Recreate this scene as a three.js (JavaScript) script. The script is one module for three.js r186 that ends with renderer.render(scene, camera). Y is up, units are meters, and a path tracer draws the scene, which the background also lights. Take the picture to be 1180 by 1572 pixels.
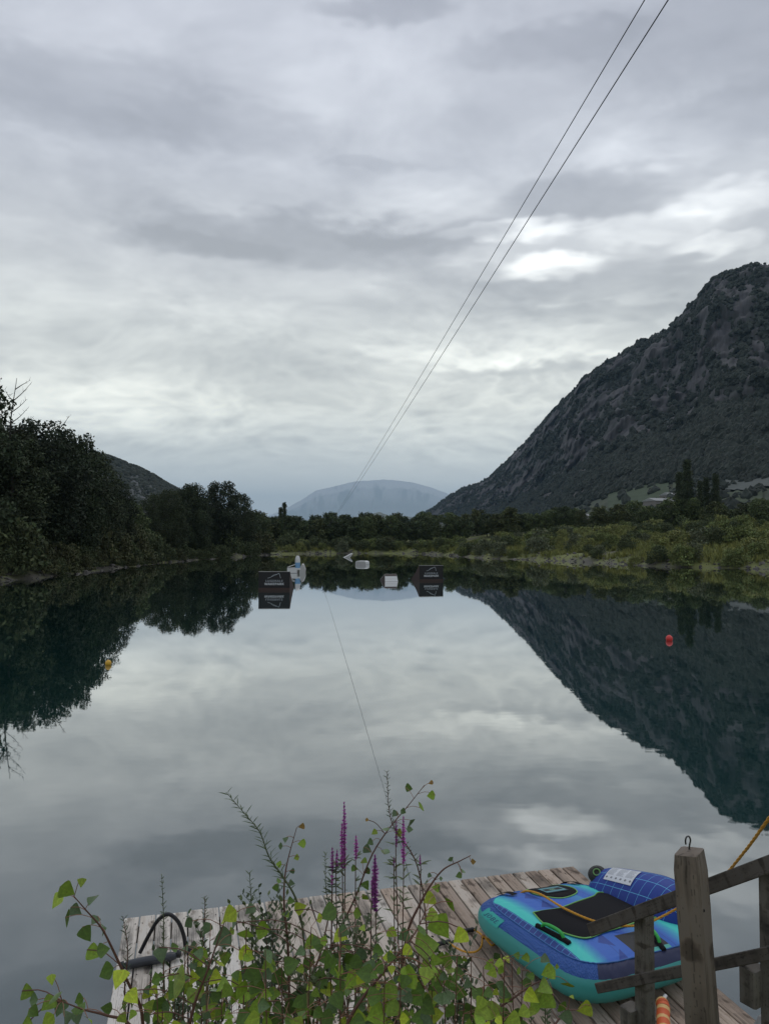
import * as THREE from 'three';
import { mergeGeometries } from 'three/addons/utils/BufferGeometryUtils.js';

// ---------- camera, sky, sun, exposure ----------
const scene = new THREE.Scene();
const camera = new THREE.PerspectiveCamera(67.29, 768 / 1024, 0.1, 60000);
camera.position.set(0, 3.9, 0);
camera.rotation.set(THREE.MathUtils.degToRad(2.085), 0, 0);
const renderer = new THREE.WebGLRenderer({ antialias: true });
renderer.toneMapping = THREE.LinearToneMapping;
renderer.toneMappingExposure = 1.0;
renderer.shadowMap.enabled = true;

const sun = new THREE.DirectionalLight(new THREE.Color(1, 0.97, 0.92), 0.5);
const sunDir = new THREE.Vector3(Math.sin(0.45) * Math.cos(1.0), Math.sin(1.0), -Math.cos(0.45) * Math.cos(1.0));
sun.position.copy(sunDir).multiplyScalar(200).add(new THREE.Vector3(0, 0, -60));
sun.target.position.set(0, 0, -60);
sun.shadow.radius = 40;
sun.castShadow = true;
Object.assign(sun.shadow.camera, { left: -120, right: 120, top: 140, bottom: -140, near: 1, far: 600 });
sun.shadow.mapSize.set(2048, 2048);
scene.add(sun, sun.target);

// ---------- small tools: seeded random, noise ----------
function rngOf(seed) {
  let a = seed >>> 0;
  return () => { a = (a + 0x6d2b79f5) >>> 0; let t = Math.imul(a ^ (a >>> 15), 1 | a); t = (t + Math.imul(t ^ (t >>> 7), 61 | t)) ^ t; return ((t ^ (t >>> 14)) >>> 0) / 4294967296; };
}
const PERM = new Uint8Array(512), GX = new Float32Array(256), GY = new Float32Array(256), GZ = new Float32Array(256);
{
  const r = rngOf(77), p = [...Array(256).keys()];
  for (let i = 255; i > 0; i--) { const j = Math.floor(r() * (i + 1)); [p[i], p[j]] = [p[j], p[i]]; }
  for (let i = 0; i < 512; i++) PERM[i] = p[i & 255];
  for (let i = 0; i < 256; i++) { const t = r() * Math.PI * 2, c = r() * 2 - 1, s = Math.sqrt(1 - c * c); GX[i] = Math.cos(t); GY[i] = Math.sin(t); GZ[i] = 0; void s; }
}
function noise2(x, y) {
  const xf = Math.floor(x), yf = Math.floor(y), X = xf & 255, Y = yf & 255; x -= xf; y -= yf;
  const u = x * x * x * (x * (x * 6 - 15) + 10), v = y * y * y * (y * (y * 6 - 15) + 10);
  const a = PERM[PERM[X] + Y], b = PERM[PERM[X + 1] + Y], c = PERM[PERM[X] + Y + 1], d = PERM[PERM[X + 1] + Y + 1];
  const na = GX[a] * x + GY[a] * y, nb = GX[b] * (x - 1) + GY[b] * y, nc = GX[c] * x + GY[c] * (y - 1), nd = GX[d] * (x - 1) + GY[d] * (y - 1);
  return 1.5 * (na + u * (nb - na) + v * (nc + u * (nd - nc) - na - u * (nb - na)));
}
function fbm(x, y, oct = 4, gain = 0.5) { let s = 0, a = 0.5; for (let i = 0; i < oct; i++) { s += a * noise2(x, y); const t = x * 1.62 - y * 1.18 + 17.3; y = x * 1.18 + y * 1.62 - 9.1; x = t; a *= gain; } return s; }
function ridged(x, y, oct = 5) { let s = 0, a = 0.5; for (let i = 0; i < oct; i++) { s += a * (1 - 2 * Math.abs(noise2(x, y))); const t = x * 1.62 - y * 1.18 + 31.7; y = x * 1.18 + y * 1.62 - 3.3; x = t; a *= 0.5; } return s; }
const clamp = (x, a = 0, b = 1) => Math.min(b, Math.max(a, x));
const lerp = (a, b, t) => a + (b - a) * t;
const smooth = (a, b, x) => { const t = clamp((x - a) / (b - a)); return t * t * (3 - 2 * t); };
const V = (x, y, z) => new THREE.Vector3(x, y, z);
const lin = (r, g, b) => new THREE.Color().setRGB(r, g, b);
const s2l = (c) => { c /= 255; return c <= 0.04045 ? c / 12.92 : ((c + 0.055) / 1.055) ** 2.4; };

// ---------- sky: a layered overcast, computed ----------
{
  const W = 4096, H = 2048, data = new Float32Array(W * H * 4);
  // cloud banks and openings: azimuth, elevation, half-width, half-height in degrees, strength
  const BANKS = [[8,15.5,13,5,0.35],[-16,9,16,4,0.06],[12,8,14,4,0.3],[-5.4,21.5,10.3,1.45,-1.25],[2.5,22.2,4.9,1.19,-0.7],[-14,20.6,5.2,0.67,-0.6],[14.9,23.8,5.4,1.36,-1],[9.7,22,4.5,0.55,1.6],[12.8,19.6,2.8,0.86,1.7],[19.8,21.3,3.8,0.97,1],[23.2,19.6,2.2,0.49,1.2],[4.9,17.7,6.2,1.07,-0.6],[14.9,18,6.6,0.95,-0.7],[17.6,16,6.4,0.57,-0.7],[6.4,19.2,5.3,0.7,-0.5],[5.4,13.8,9.5,1.29,0.5],[13,13.1,6.7,0.45,0.6],[10.2,12.4,6.9,0.46,-0.6],[-22.1,28.9,7.6,2.11,-0.7],[-11.7,28.2,6.8,1.44,-0.6],[-24.5,22.9,8.7,2.28,-0.3],[-0.5,35.3,4.5,0.67,-1],[11.7,32.9,6,1.04,-0.7],[23.9,31.7,7.8,2.93,-0.7],[24.2,27.4,5.1,1.6,-0.6],[19.5,26.1,3.9,1.51,0.7],[24.1,22.5,3.2,1,0.9],[-24.3,10.1,8.6,2.16,0.5],[-16.1,9.5,9.3,2.05,0.45],[-7.8,12.8,5.8,2.07,-0.35],[-8.4,32.3,12.3,3.12,0.35],[1.5,15.7,7.8,1.37,-0.3],[-18.5,16.2,11.6,2.56,0.25],[23.6,17,4.8,1.65,-0.5],[-1.5,26.7,3,0.32,-0.5],[2.5,24.8,3.9,0.98,0.5]];
  // overcast colours by elevation
  const STOPS = [[0, 226, 229, 226], [3, 226, 229, 225], [6.5, 220, 223, 218], [10, 216, 218, 212], [15, 204, 207, 205], [20, 199, 202, 205], [26, 190, 194, 202], [34, 183, 187, 197], [60, 180, 184, 196], [90, 178, 182, 194]];
  const base = (el, k) => { let i = 0; while (i < STOPS.length - 2 && el > STOPS[i + 1][0]) i++; const t = clamp((el - STOPS[i][0]) / (STOPS[i + 1][0] - STOPS[i][0])); return lerp(s2l(STOPS[i][k]), s2l(STOPS[i + 1][k]), t); };
  for (let j = 0; j < H; j++) {
    const elr = ((j + 0.5) / H - 0.5) * Math.PI, el = elr * 180 / Math.PI, up = Math.sin(elr), ch = Math.cos(elr);
    const b0 = base(Math.max(el, 0), 1), b1 = base(Math.max(el, 0), 2), b2 = base(Math.max(el, 0), 3);
    for (let i = 0; i < W; i++) {
      const o = (j * W + i) * 4; data[o + 3] = 1;
      if (el < -0.3) { data[o] = 0.10; data[o + 1] = 0.12; data[o + 2] = 0.11; continue; }
      const phi = ((i + 0.5) / W - 0.5) * Math.PI * 2, x = Math.cos(phi) * ch, z = Math.sin(phi) * ch;
      let px = x / (Math.abs(up) + 0.24), pz = z / (Math.abs(up) + 0.24);
      const wx = fbm(px * 1.1 + 3, pz * 1.1 - 8, 3), wz = fbm(px * 1.1 - 21, pz * 1.1 + 4, 3);
      const q = fbm(px * 1.1 + wx * 1.2, pz * 1.5 + wz * 1.2 + 40, 5);           // broad banks
      const m = fbm(px * 4.2 + wx * 1.6 + 9, pz * 6.0 + wz * 1.6, 5, 0.58);      // torn edges
      const lumps = Math.abs(fbm(px * 7 + wx * 2, pz * 8 + wz * 2 - 15, 4));     // hanging lumps low down
      let az = Math.atan2(x, -z) * 180 / Math.PI;
      let f = 0;
      if (Math.abs(az) < 48) {
        const a2 = az + wx * 3 + m * 1.6, e2 = el + wz * 0.8 + m * 0.7 + noise2(az * 0.7, el * 1.8) * 0.35;
        for (const [a, e, ra, re, s] of BANKS) { const d = ((a2 - a) / ra) ** 2 + ((e2 - e) / re) ** 2; const dd = d + m * 1.5; if (dd < 2.4) f += s * smooth(2.4, 0.25, dd); }
      }
      const fade = smooth(2, 9, el), low = smooth(4, 8, el) * (1 - smooth(13, 20, el));
      const k = (q * 0.34 + m * 0.42 + fbm(px * 13 + wx * 3, pz * 17, 4, 0.6) * 0.16) * fade * 0.5 + (f < 0 ? f * 0.24 : f * 0.32) * (1 + m * 0.8) * smooth(1, 6, el) + (0.14 - lumps) * low * 0.36;
      const g = 1.24 * Math.exp(clamp(k, -0.4, 0.62));
      const warm = clamp(k * 1.2, -0.3, 0.5);                                      // openings whiter, banks more lavender
      data[o] = b0 * g * (1 + warm * 0.05); data[o + 1] = b1 * g * (1 + warm * 0.035); data[o + 2] = b2 * g * (1 - warm * 0.03);
    }
  }
  const tex = new THREE.DataTexture(data, W, H, THREE.RGBAFormat, THREE.FloatType);
  tex.mapping = THREE.EquirectangularReflectionMapping; tex.magFilter = THREE.LinearFilter; tex.minFilter = THREE.LinearFilter; tex.needsUpdate = true;
  scene.background = tex; scene.environment = tex;
}
scene.fog = new THREE.FogExp2(lin(0.40, 0.68, 0.95), 0.000042);

// ---------- naming and tagging ----------
const taken = new Map();
function numbered(name) { const n = taken.get(name) ?? 0; taken.set(name, n + 1); return n ? `${name}_${String(n).padStart(3, '0')}` : name; }
function tag(o, label, category, group, kind) { if (label) o.userData.label = label; if (category) o.userData.category = category; if (group) o.userData.group = group; if (kind) o.userData.kind = kind; return o; }
function thing(name, label, category, pos = [0, 0, 0], turn = 0, group) { const o = new THREE.Group(); o.name = numbered(name); o.position.set(...pos); o.rotation.y = turn; scene.add(o); return tag(o, label, category, group); }
function mesh(name, geo, mat, parent) { const m = new THREE.Mesh(geo, mat); m.name = parent ? name : numbered(name); m.castShadow = m.receiveShadow = true; (parent ?? scene).add(m); return m; }
function dup(root, label, group) { const c = root.clone(); c.name = numbered(root.name.replace(/_\d{3}$/, '')); c.userData = { ...root.userData }; if (label) c.userData.label = label; if (group) c.userData.group = group; scene.add(c); return c; }
const mat = (color, roughness = 0.8, extra = {}) => new THREE.MeshStandardMaterial({ color, roughness, side: THREE.DoubleSide, ...extra });

// ---------- geometry collector ----------
class Geo {
  constructor() { this.p = []; this.uv = []; this.c = []; this.i = []; }
  v(p, uv = [0, 0], c = null) { this.p.push(p.x, p.y, p.z); this.uv.push(uv[0], uv[1]); if (c) this.c.push(c[0], c[1], c[2]); return this.p.length / 3 - 1; }
  tri(a, b, c) { this.i.push(a, b, c); }
  quad(a, b, c, d) { this.i.push(a, b, c, a, c, d); }
  // fn(u, v) -> Vector3 on an n x m grid
  sheet(n, m, fn, uvf = (u, v) => [u, v], cf = null) {
    const s = this.p.length / 3;
    for (let j = 0; j <= m; j++) for (let i = 0; i <= n; i++) { const u = i / n, v = j / m, p = fn(u, v); this.v(p, uvf(u, v, p), cf ? cf(u, v, p) : null); }
    for (let j = 0; j < m; j++) for (let i = 0; i < n; i++) { const a = s + j * (n + 1) + i; this.quad(a, a + 1, a + n + 2, a + n + 1); }
    return this;
  }
  tube(path, radius, seg = 6, col = null, cap = true) {
    const n = path.length, s = this.p.length / 3; let prev = null, len = 0;
    for (let k = 0; k < n; k++) {
      const t = path[Math.min(k + 1, n - 1)].clone().sub(path[Math.max(k - 1, 0)]).normalize();
      let side = prev ? prev.clone().addScaledVector(t, -prev.dot(t)) : (Math.abs(t.y) < 0.9 ? V(0, 1, 0) : V(1, 0, 0)).cross(t);
      side.normalize(); prev = side; const bin = t.clone().cross(side), r = typeof radius === 'function' ? radius(k / (n - 1)) : radius;
      if (k) len += path[k].distanceTo(path[k - 1]);
      for (let q = 0; q <= seg; q++) { const a = q / seg * Math.PI * 2; this.v(path[k].clone().addScaledVector(side, Math.cos(a) * r).addScaledVector(bin, Math.sin(a) * r), [q / seg, len], col); }
    }
    for (let k = 0; k < n - 1; k++) for (let q = 0; q < seg; q++) { const a = s + k * (seg + 1) + q; this.quad(a, a + 1, a + seg + 2, a + seg + 1); }
    if (cap) for (const [k, p] of [[0, path[0]], [n - 1, path[n - 1]]]) { const c = this.v(p, [0.5, 0], col); for (let q = 0; q < seg; q++) { const a = s + k * (seg + 1) + q; k ? this.tri(a, a + 1, c) : this.tri(a + 1, a, c); } }
    return this;
  }
  build(flat = false) {
    let g = new THREE.BufferGeometry();
    g.setAttribute('position', new THREE.Float32BufferAttribute(this.p, 3)); g.setAttribute('uv', new THREE.Float32BufferAttribute(this.uv, 2));
    if (this.c.length) g.setAttribute('color', new THREE.Float32BufferAttribute(this.c, 3));
    g.setIndex(this.i); if (flat) g = g.toNonIndexed(); g.computeVertexNormals(); return g;
  }
}
const curve = (pts, n) => new THREE.CatmullRomCurve3(pts.map((p) => (p.isVector3 ? p : V(...p))), false, 'centripetal').getPoints(n);
// a beam with chamfered long edges, from a to b
function beam(a, b, w, h, up = V(0, 1, 0), ch = 0.006) {
  const t = b.clone().sub(a), L = t.length(); t.normalize();
  const x = up.clone().cross(t).normalize(), y = t.clone().cross(x), g = new Geo();
  const prof = [[-w / 2 + ch, -h / 2], [w / 2 - ch, -h / 2], [w / 2, -h / 2 + ch], [w / 2, h / 2 - ch], [w / 2 - ch, h / 2], [-w / 2 + ch, h / 2], [-w / 2, h / 2 - ch], [-w / 2, -h / 2 + ch]];
  const at = (k, q) => (k ? b : a).clone().addScaledVector(x, prof[q][0]).addScaledVector(y, prof[q][1]);
  let per = 0;
  for (let q = 0; q < 8; q++) { const r = (q + 1) % 8, d = Math.hypot(prof[q][0] - prof[r][0], prof[q][1] - prof[r][1]); const i0 = g.v(at(0, q), [per, 0]), i1 = g.v(at(0, r), [per + d, 0]), i2 = g.v(at(1, r), [per + d, L]), i3 = g.v(at(1, q), [per, L]); g.quad(i0, i1, i2, i3); per += d; }
  for (const k of [0, 1]) { const id = prof.map((p, q) => g.v(at(k, q), [p[0] * 0.5, p[1] * 0.5])); for (let q = 1; q < 7; q++) k ? g.tri(id[0], id[q], id[q + 1]) : g.tri(id[0], id[q + 1], id[q]); }
  return g.build();
}
function dataTex(w, h, fn, { srgb = false, float = false, repeat = true } = {}) {
  const d = float ? new Float32Array(w * h * 4) : new Uint8Array(w * h * 4);
  for (let j = 0; j < h; j++) for (let i = 0; i < w; i++) { const c = fn(i / w, j / h), o = (j * w + i) * 4; for (let k = 0; k < 3; k++) d[o + k] = float ? c[k] : clamp(c[k]) * 255; d[o + 3] = float ? 1 : 255; }
  const t = new THREE.DataTexture(d, w, h, THREE.RGBAFormat, float ? THREE.FloatType : THREE.UnsignedByteType);
  if (srgb) t.colorSpace = THREE.SRGBColorSpace; if (repeat) t.wrapS = t.wrapT = THREE.RepeatWrapping;
  t.magFilter = t.minFilter = THREE.LinearFilter; t.needsUpdate = true; return t;
}
// ---------- lake shape and ground ----------
const SHORE = [[-35.7, -65.1], [-36.0, -72.2], [-35.1, -78.3], [-36.5, -98.3], [-38.0, -124.8], [-36.5, -148.9], [-34.1, -167.9], [-32.5, -192.3], [-28.4, -209.8], [-20.4, -219.8], [-5.7, -225.1], [9.3, -219.8], [16.3, -192.3], [20.0, -167.9], [27.3, -153.9], [33.5, -142.0], [36.9, -128.3], [39.7, -115.4], [45.9, -108.7], [51.2, -102.6], [60, -72], [62, -40], [50, -16], [20, -6.6], [6, -5.1], [0, -4.7], [-3, -4.8], [-8, -5.6], [-20, -10], [-36, -26], [-39, -46]];
function shoreDist(x, z) {
  let d = 1e9, inside = false;
  for (let i = 0, j = SHORE.length - 1; i < SHORE.length; j = i++) {
    const [ax, az] = SHORE[j], [bx, bz] = SHORE[i], ex = bx - ax, ez = bz - az, t = clamp(((x - ax) * ex + (z - az) * ez) / (ex * ex + ez * ez));
    d = Math.min(d, Math.hypot(x - ax - ex * t, z - az - ez * t));
    if ((az > z) !== (bz > z) && x < (bx - ax) * (z - az) / (bz - az) + ax) inside = !inside;
  }
  return inside ? -d : d;
}
function groundY(x, z) {
  let sd = shoreDist(x, z);
  const wob = Math.abs(sd) < 40 ? fbm(x * 0.11 + 5, z * 0.11, 3) * 2.2 * smooth(-30, -70, z) : 0; sd += wob;
  if (sd < 0) return -Math.min(2.6, -sd * 0.32) - 0.02;
  const near = smooth(-34, -14, z) * (1 - smooth(30, 60, Math.abs(x)));
  const right = smooth(10, 30, x), far = 0.35 * Math.min(sd, 3) + 1.2 * smooth(2, 25, sd) + (right * 3.6 + (1 - right) * 0.8) * smooth(6, 60, sd) + 2 * smooth(80, 500, sd);
  const bank = Math.min(sd * 0.56, 2.3);
  return lerp(far, bank, near) + (fbm(x * 0.25, z * 0.25 + 9, 3) * 0.5 + fbm(x * 0.05, z * 0.05 + 30, 3) * 1.4 * smooth(8, 40, sd)) * (1 - near) * smooth(0, 3, sd) + 0.01;
}
{
  const g = new Geo(), N = 440, M = 460;
  const fx = (u) => 34 * Math.sinh((u - 0.5) * 13), fz = (v) => -80 - 40 * Math.sinh((v - 0.42) * 12.4);
  g.sheet(N, M, (u, v) => { const x = fx(u), z = fz(v); return V(x, groundY(x, z), z); }, (u, v, p) => [p.x, p.z], (u, v, p) => {
    const sd = shoreDist(p.x, p.z), n = fbm(p.x * 0.12, p.z * 0.12, 4), n2 = fbm(p.x * 0.9, p.z * 0.9 + 4, 3);
    const grass = [0.125 + n * 0.06, 0.14 + n * 0.06, 0.045], gravel = [0.085 + n2 * 0.06, 0.078 + n2 * 0.05, 0.068 + n2 * 0.045];
    const k = sd < 0 ? 0.4 : clamp((1 - smooth(0.2, 1.1, sd + n * 2.4)) + smooth(0.12, 0.3, fbm(p.x * 0.06 + 50, p.z * 0.1, 4)) * smooth(6, 12, sd) * (1 - smooth(60, 90, sd)) * (p.x > 5 ? 1 : 0));
    return [0, 1, 2].map((i) => lerp(grass[i], gravel[i], k));
  });
  const m = mesh('ground', g.build(), mat(0xffffff, 0.95, { vertexColors: true })); m.userData.kind = 'structure';
}
{
  const ripple = dataTex(512, 512, (u, v) => {
    const T = Math.PI * 2; let h = 0; const r = rngOf(5);
    for (let k = 0; k < 22; k++) { const fx = Math.round((r() - 0.5) * 26), fy = Math.round(6 + r() * 30) * (r() < 0.5 ? -1 : 1); h += Math.sin(T * (fx * u + fy * v) + r() * T) / (Math.abs(fy) * 0.6 + 4); }
    const q = 0.5 + h * 0.5; return [q, q, q];
  }, { float: true });
  const patch = dataTex(256, 256, (u, v) => { const a = fbm(u * 6, v * 6, 4), b = fbm(u * 6 - 6, v * 6, 4), c = fbm(u * 6, v * 6 - 6, 4), d = fbm(u * 6 - 6, v * 6 - 6, 4); const n = lerp(lerp(a, b, u), lerp(c, d, u), v); return [0, 0.5 + n, 0]; });
  const g = new Geo(), z0 = -3, z1 = -232, x0 = -62, x1 = 78;
  g.sheet(1, 1, (u, v) => V(lerp(x0, x1, u), 0, lerp(z0, z1, v)), (u, v, p) => [p.x / 9, p.z / 9]);
  const m = new THREE.MeshPhysicalMaterial({ color: lin(0.006, 0.03, 0.028), roughness: 0.015, ior: 1.85, clearcoat: 1, clearcoatRoughness: 0.015, bumpMap: ripple, bumpScale: 0.0008, side: THREE.DoubleSide });
  const w = mesh('lake_water', g.build(), m); w.userData.kind = 'structure'; void patch;
}
// ---------- mountains ----------
const rockMat = mat(0xffffff, 0.95, { vertexColors: true });
// rows of [foot xz, shoulder xyz, crest xyz]
const RIGHT = [[[13,-1595],[25,46,-2900],[28,68,-3300]],[[61,-1430],[110,55,-2600],[127,103,-3000]],[[113,-1210],[205,54,-2200],[252,180,-2700]],[[133,-1045],[241,51,-1900],[325,207,-2550]],[[144,-853],[263,46,-1550],[399,281,-2350]],[[148,-688],[270,45,-1250],[467,368,-2150]],[[140,-550],[254,49,-1000],[512,420,-2000]],[[139,-457],[253,56,-830],[569,452,-1850]],[[141,-407],[257,57,-740],[606,468,-1730]],[[145,-380],[263,55,-690],[635,482,-1650]],[[147,-358],[267,53,-650],[648,503,-1560]],[[147,-341],[268,52,-620],[660,528,-1510]],[[151,-324],[275,49,-590],[674,523,-1430]],[[154,-308],[280,49,-560],[688,505,-1360]],[[159,-280],[290,47,-510],[718,480,-1250]],[[166,-242],[303,43,-440],[765,437,-1100]],[[170,-182],[311,34,-330],[857,350,-900]]];
function rowsAt(rows, u) {
  const n = rows.length - 1, f = clamp(u) * n, i = Math.min(Math.floor(f), n - 1), t = f - i, P = (k) => rows[clamp(k, 0, n)];
  const cr = (a, b, c, d) => 0.5 * (2 * b + (c - a) * t + (2 * a - 5 * b + 4 * c - d) * t * t + (3 * b - a - 3 * c + d) * t * t * t);
  return (j, k) => cr(P(i - 1)[j][k], P(i)[j][k], P(i + 1)[j][k], P(i + 2)[j][k]);
}
function rightMountain(u, v) {
  const q = rowsAt(RIGHT, u), f = V(q(0, 0), 3, q(0, 1)), a = V(q(1, 0), q(1, 1), q(1, 2)), c = V(q(2, 0), q(2, 1) - 9 - 9 * smooth(0.6, 0.85, u), q(2, 2));
  const out = a.clone().sub(c).setY(0).normalize();
  if (v < 0.2) { const t = v / 0.2; return f.lerp(a, t).add(V(0, fbm(u * 40, v * 30, 3) * 3 * t * (1 - t) * 4, 0)); }
  if (v > 0.9) { const t = (v - 0.9) / 0.1; const p = c.clone().addScaledVector(out, -t * 500); p.y = c.y * (1 - t * t * 0.9); p.y += fbm(u * 42, 0.5, 4) * 9; return p; }
  const t = (v - 0.2) / 0.7, p = a.clone().lerp(c, t), k = Math.sin(Math.PI * t) ** 0.75 * (1 - 0.8 * smooth(0.82, 1, t)), size = clamp(c.distanceTo(a) / 1000, 0.15, 1.2);
  p.y += (c.y - a.y) * (0.10 * Math.sin(t * Math.PI * 2 - 0.4) * -k);
  const X = (p.x + p.z * 0.35) / size, Z = (p.z - p.x * 0.25) / size, Y = p.y / size;
  const gully = ridged(X / 260 + Y / 700, Z / 420 + Y / 900, 4), lumps = fbm(X / 170 + Y / 150, Z / 240 - Y / 120 + 8, 6, 0.55), strata = ridged((X - Z) / 900 + 9, Y / 52 + lumps * 0.9, 3), crag = fbm(X / 40 + Y / 60, Y / 26 - Z / 55, 4, 0.6);
  p.addScaledVector(out, size * k * (gully * 36 + lumps * 66 + strata * 30 + crag * 17));
  p.y += size * k * (lumps * 12 + crag * 7) + t * fbm(u * 42, 0.5, 4) * 9;
  return p;
}
{
  const g = new Geo();
  g.sheet(520, 210, (u, v) => rightMountain(u, v), (u, v) => [u * 60, v * 20], (u, v, p) => {
    const n = fbm(u * 120, v * 90, 4), b = fbm(u * 18 + 4, v * 16, 4), s = ridged(u * 12 + 9, p.y / 21 + n * 1.4, 4), r2 = fbm(u * 320, v * 260, 3);
    const veg = smooth(-0.12, 0.12, n * 0.9 + b * 1.1 + 0.02 - s * 0.22 + (v < 0.45 ? 0.16 : 0) + r2 * 0.35), t = (v - 0.2) / 0.7;
    const tone = 1 + r2 * 0.6 + s * 0.35, rock = [0.048 * tone, 0.046 * tone, 0.050 * tone], green = [0.031, 0.037, 0.032];
    let c = [0, 1, 2].map((i) => lerp(rock[i], green[i] * (1 + r2 * 0.6), veg * 0.9));
    const sc = smooth(0.34, 0.5, ridged(u * 16 + v * 10, v * 9 + 2, 4)) * smooth(0.0, 0.12, t) * (1 - smooth(0.2, 0.36, t)) * smooth(-0.1, 0.2, n) * (u > 0.3 ? 1 : 0);
    c = c.map((x, i) => lerp(x, [0.17, 0.15, 0.13][i], sc));
    if (v < 0.2) c = [0.034 + n * 0.02, 0.046 + n * 0.02, 0.022];
    return c;
  });
  const m = mesh('rocky_mountain', g.build(), rockMat); m.userData.kind = 'structure';
}
// trees dotted over the mountain, too many to count
{
  const blob = new THREE.IcosahedronGeometry(1, 1); { const p = blob.attributes.position; for (let i = 0; i < p.count; i++) { const x = p.getX(i), y = p.getY(i), z = p.getZ(i), k = 1 + fbm(x * 2.1 + y, z * 2.1 + y * 1.3, 2) * 0.8; p.setXYZ(i, x * k * (1 - y * 0.3), y * k * 1.25 + 0.9, z * k * (1 - y * 0.3)); } blob.computeVertexNormals(); }
  const n = 30000, im = new THREE.InstancedMesh(blob, mat(0xffffff, 1, {}), n), r = rngOf(91), M = new THREE.Matrix4(), Q = new THREE.Quaternion(); let k = 0;
  for (let tries = 0; k < n && tries < 200000; tries++) {
    const u = 0.04 + r() * 0.86, v = k < 1100 ? 0.885 + r() * 0.02 : k < 1340 ? 0.02 + r() * 0.19 : 0.2 + 0.7 * r() ** 1.25;
    const b = fbm(u * 18 + 4, v * 16, 4) + fbm(u * 70, v * 46, 4) * 0.9 + (v < 0.42 ? 0.22 : 0); if (k >= 1340 && b < -0.02 + r() * 0.2) continue;
    const p = rightMountain(u, v), s = (1.5 + r() * 1.9) * (v < 0.4 ? 1.3 : 1); M.compose(p.add(V(0, -1, 0)), Q.setFromAxisAngle(V(0, 1, 0), r() * 6.28), V(s * (0.8 + r() * 0.6), s * (0.6 + r() * 0.6), s * (0.8 + r() * 0.6))); im.setMatrixAt(k, M);
    const c = 0.7 + r() * 0.6; im.setColorAt(k, lin(0.029 * c, 0.036 * c, 0.029 * c)); k++;
  }
  im.count = k; im.name = 'mountain_forest'; tag(im, 'scattered dark trees covering the rocky mountain on the right', 'forest', null, 'stuff'); scene.add(im);
}
// plain ridges: foot -> crest -> back
function ridgeMesh(name, pts, footScale, backDepth, rough, colour, n = 240) {
  const c3 = pts.map((p) => V(...p)), at = (u) => { const f = u * (c3.length - 1), i = Math.min(Math.floor(f), c3.length - 2); return c3[i].clone().lerp(c3[i + 1], smooth(0, 1, f - i) * 0.4 + (f - i) * 0.6); };
  const g = new Geo();
  g.sheet(n, 60, (u, v) => {
    const c = at(u), f = V(c.x * footScale, -2, c.z * footScale);
    if (v > 0.8) { const t = (v - 0.8) / 0.2; c.y = c.y * (1 - t * t) + fbm(u * 50, 0.3, 4) * rough * 0.35; c.z -= t * backDepth; return c; }
    const t = v / 0.8, p = f.lerp(c, t), k = Math.sin(Math.PI * t); p.y = c.y * t ** 1.25 + t * fbm(u * 50, 0.3, 4) * rough * 0.35;
    p.y += k * rough * (ridged(u * 16, t * 2.5, 5) * 0.9 + fbm(u * 30, t * 8, 4)); return p;
  }, (u, v) => [u * 30, v * 8], (u, v, p) => colour(u, v / 0.8, p));
  const m = mesh(name, g.build(), rockMat); m.userData.kind = 'structure'; return m;
}
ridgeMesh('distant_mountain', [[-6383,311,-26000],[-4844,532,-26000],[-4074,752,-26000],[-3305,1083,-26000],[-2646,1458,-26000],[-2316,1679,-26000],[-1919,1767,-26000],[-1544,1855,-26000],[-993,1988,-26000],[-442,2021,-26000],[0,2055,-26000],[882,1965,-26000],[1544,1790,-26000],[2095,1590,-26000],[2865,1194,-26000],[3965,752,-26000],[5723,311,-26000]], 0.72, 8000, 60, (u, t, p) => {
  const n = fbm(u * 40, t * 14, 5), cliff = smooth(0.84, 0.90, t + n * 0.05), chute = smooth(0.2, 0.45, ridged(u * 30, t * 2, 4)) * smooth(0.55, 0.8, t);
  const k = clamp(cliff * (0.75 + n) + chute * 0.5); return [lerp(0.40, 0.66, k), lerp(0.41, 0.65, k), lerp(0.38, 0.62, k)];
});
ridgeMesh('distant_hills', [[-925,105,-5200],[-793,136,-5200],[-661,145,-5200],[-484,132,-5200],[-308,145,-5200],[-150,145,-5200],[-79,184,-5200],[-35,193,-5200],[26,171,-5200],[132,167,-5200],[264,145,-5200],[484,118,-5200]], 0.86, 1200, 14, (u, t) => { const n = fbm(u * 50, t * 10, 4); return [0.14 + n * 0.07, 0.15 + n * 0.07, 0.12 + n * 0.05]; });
const HILL = [[-928,165,-1000],[-758,165,-1000],[-587,152,-1000],[-502,146,-1000],[-434,132,-1000],[-391,120,-1000],[-359,110,-1000],[-340,103,-1000],[-320,95,-1000],[-301,86,-1000],[-286,76,-1000],[-267,65,-1000],[-246,54,-1000],[-220,41,-1000],[-178,28,-1000],[-135,16,-1000]];
ridgeMesh('wooded_hill', HILL, 0.55, 500, 6, (u, t) => { const n = fbm(u * 90, t * 34, 4), k = smooth(-0.1, 0.15, n); return [lerp(0.075, 0.045, k), lerp(0.078, 0.055, k), lerp(0.082, 0.05, k)]; });
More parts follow.
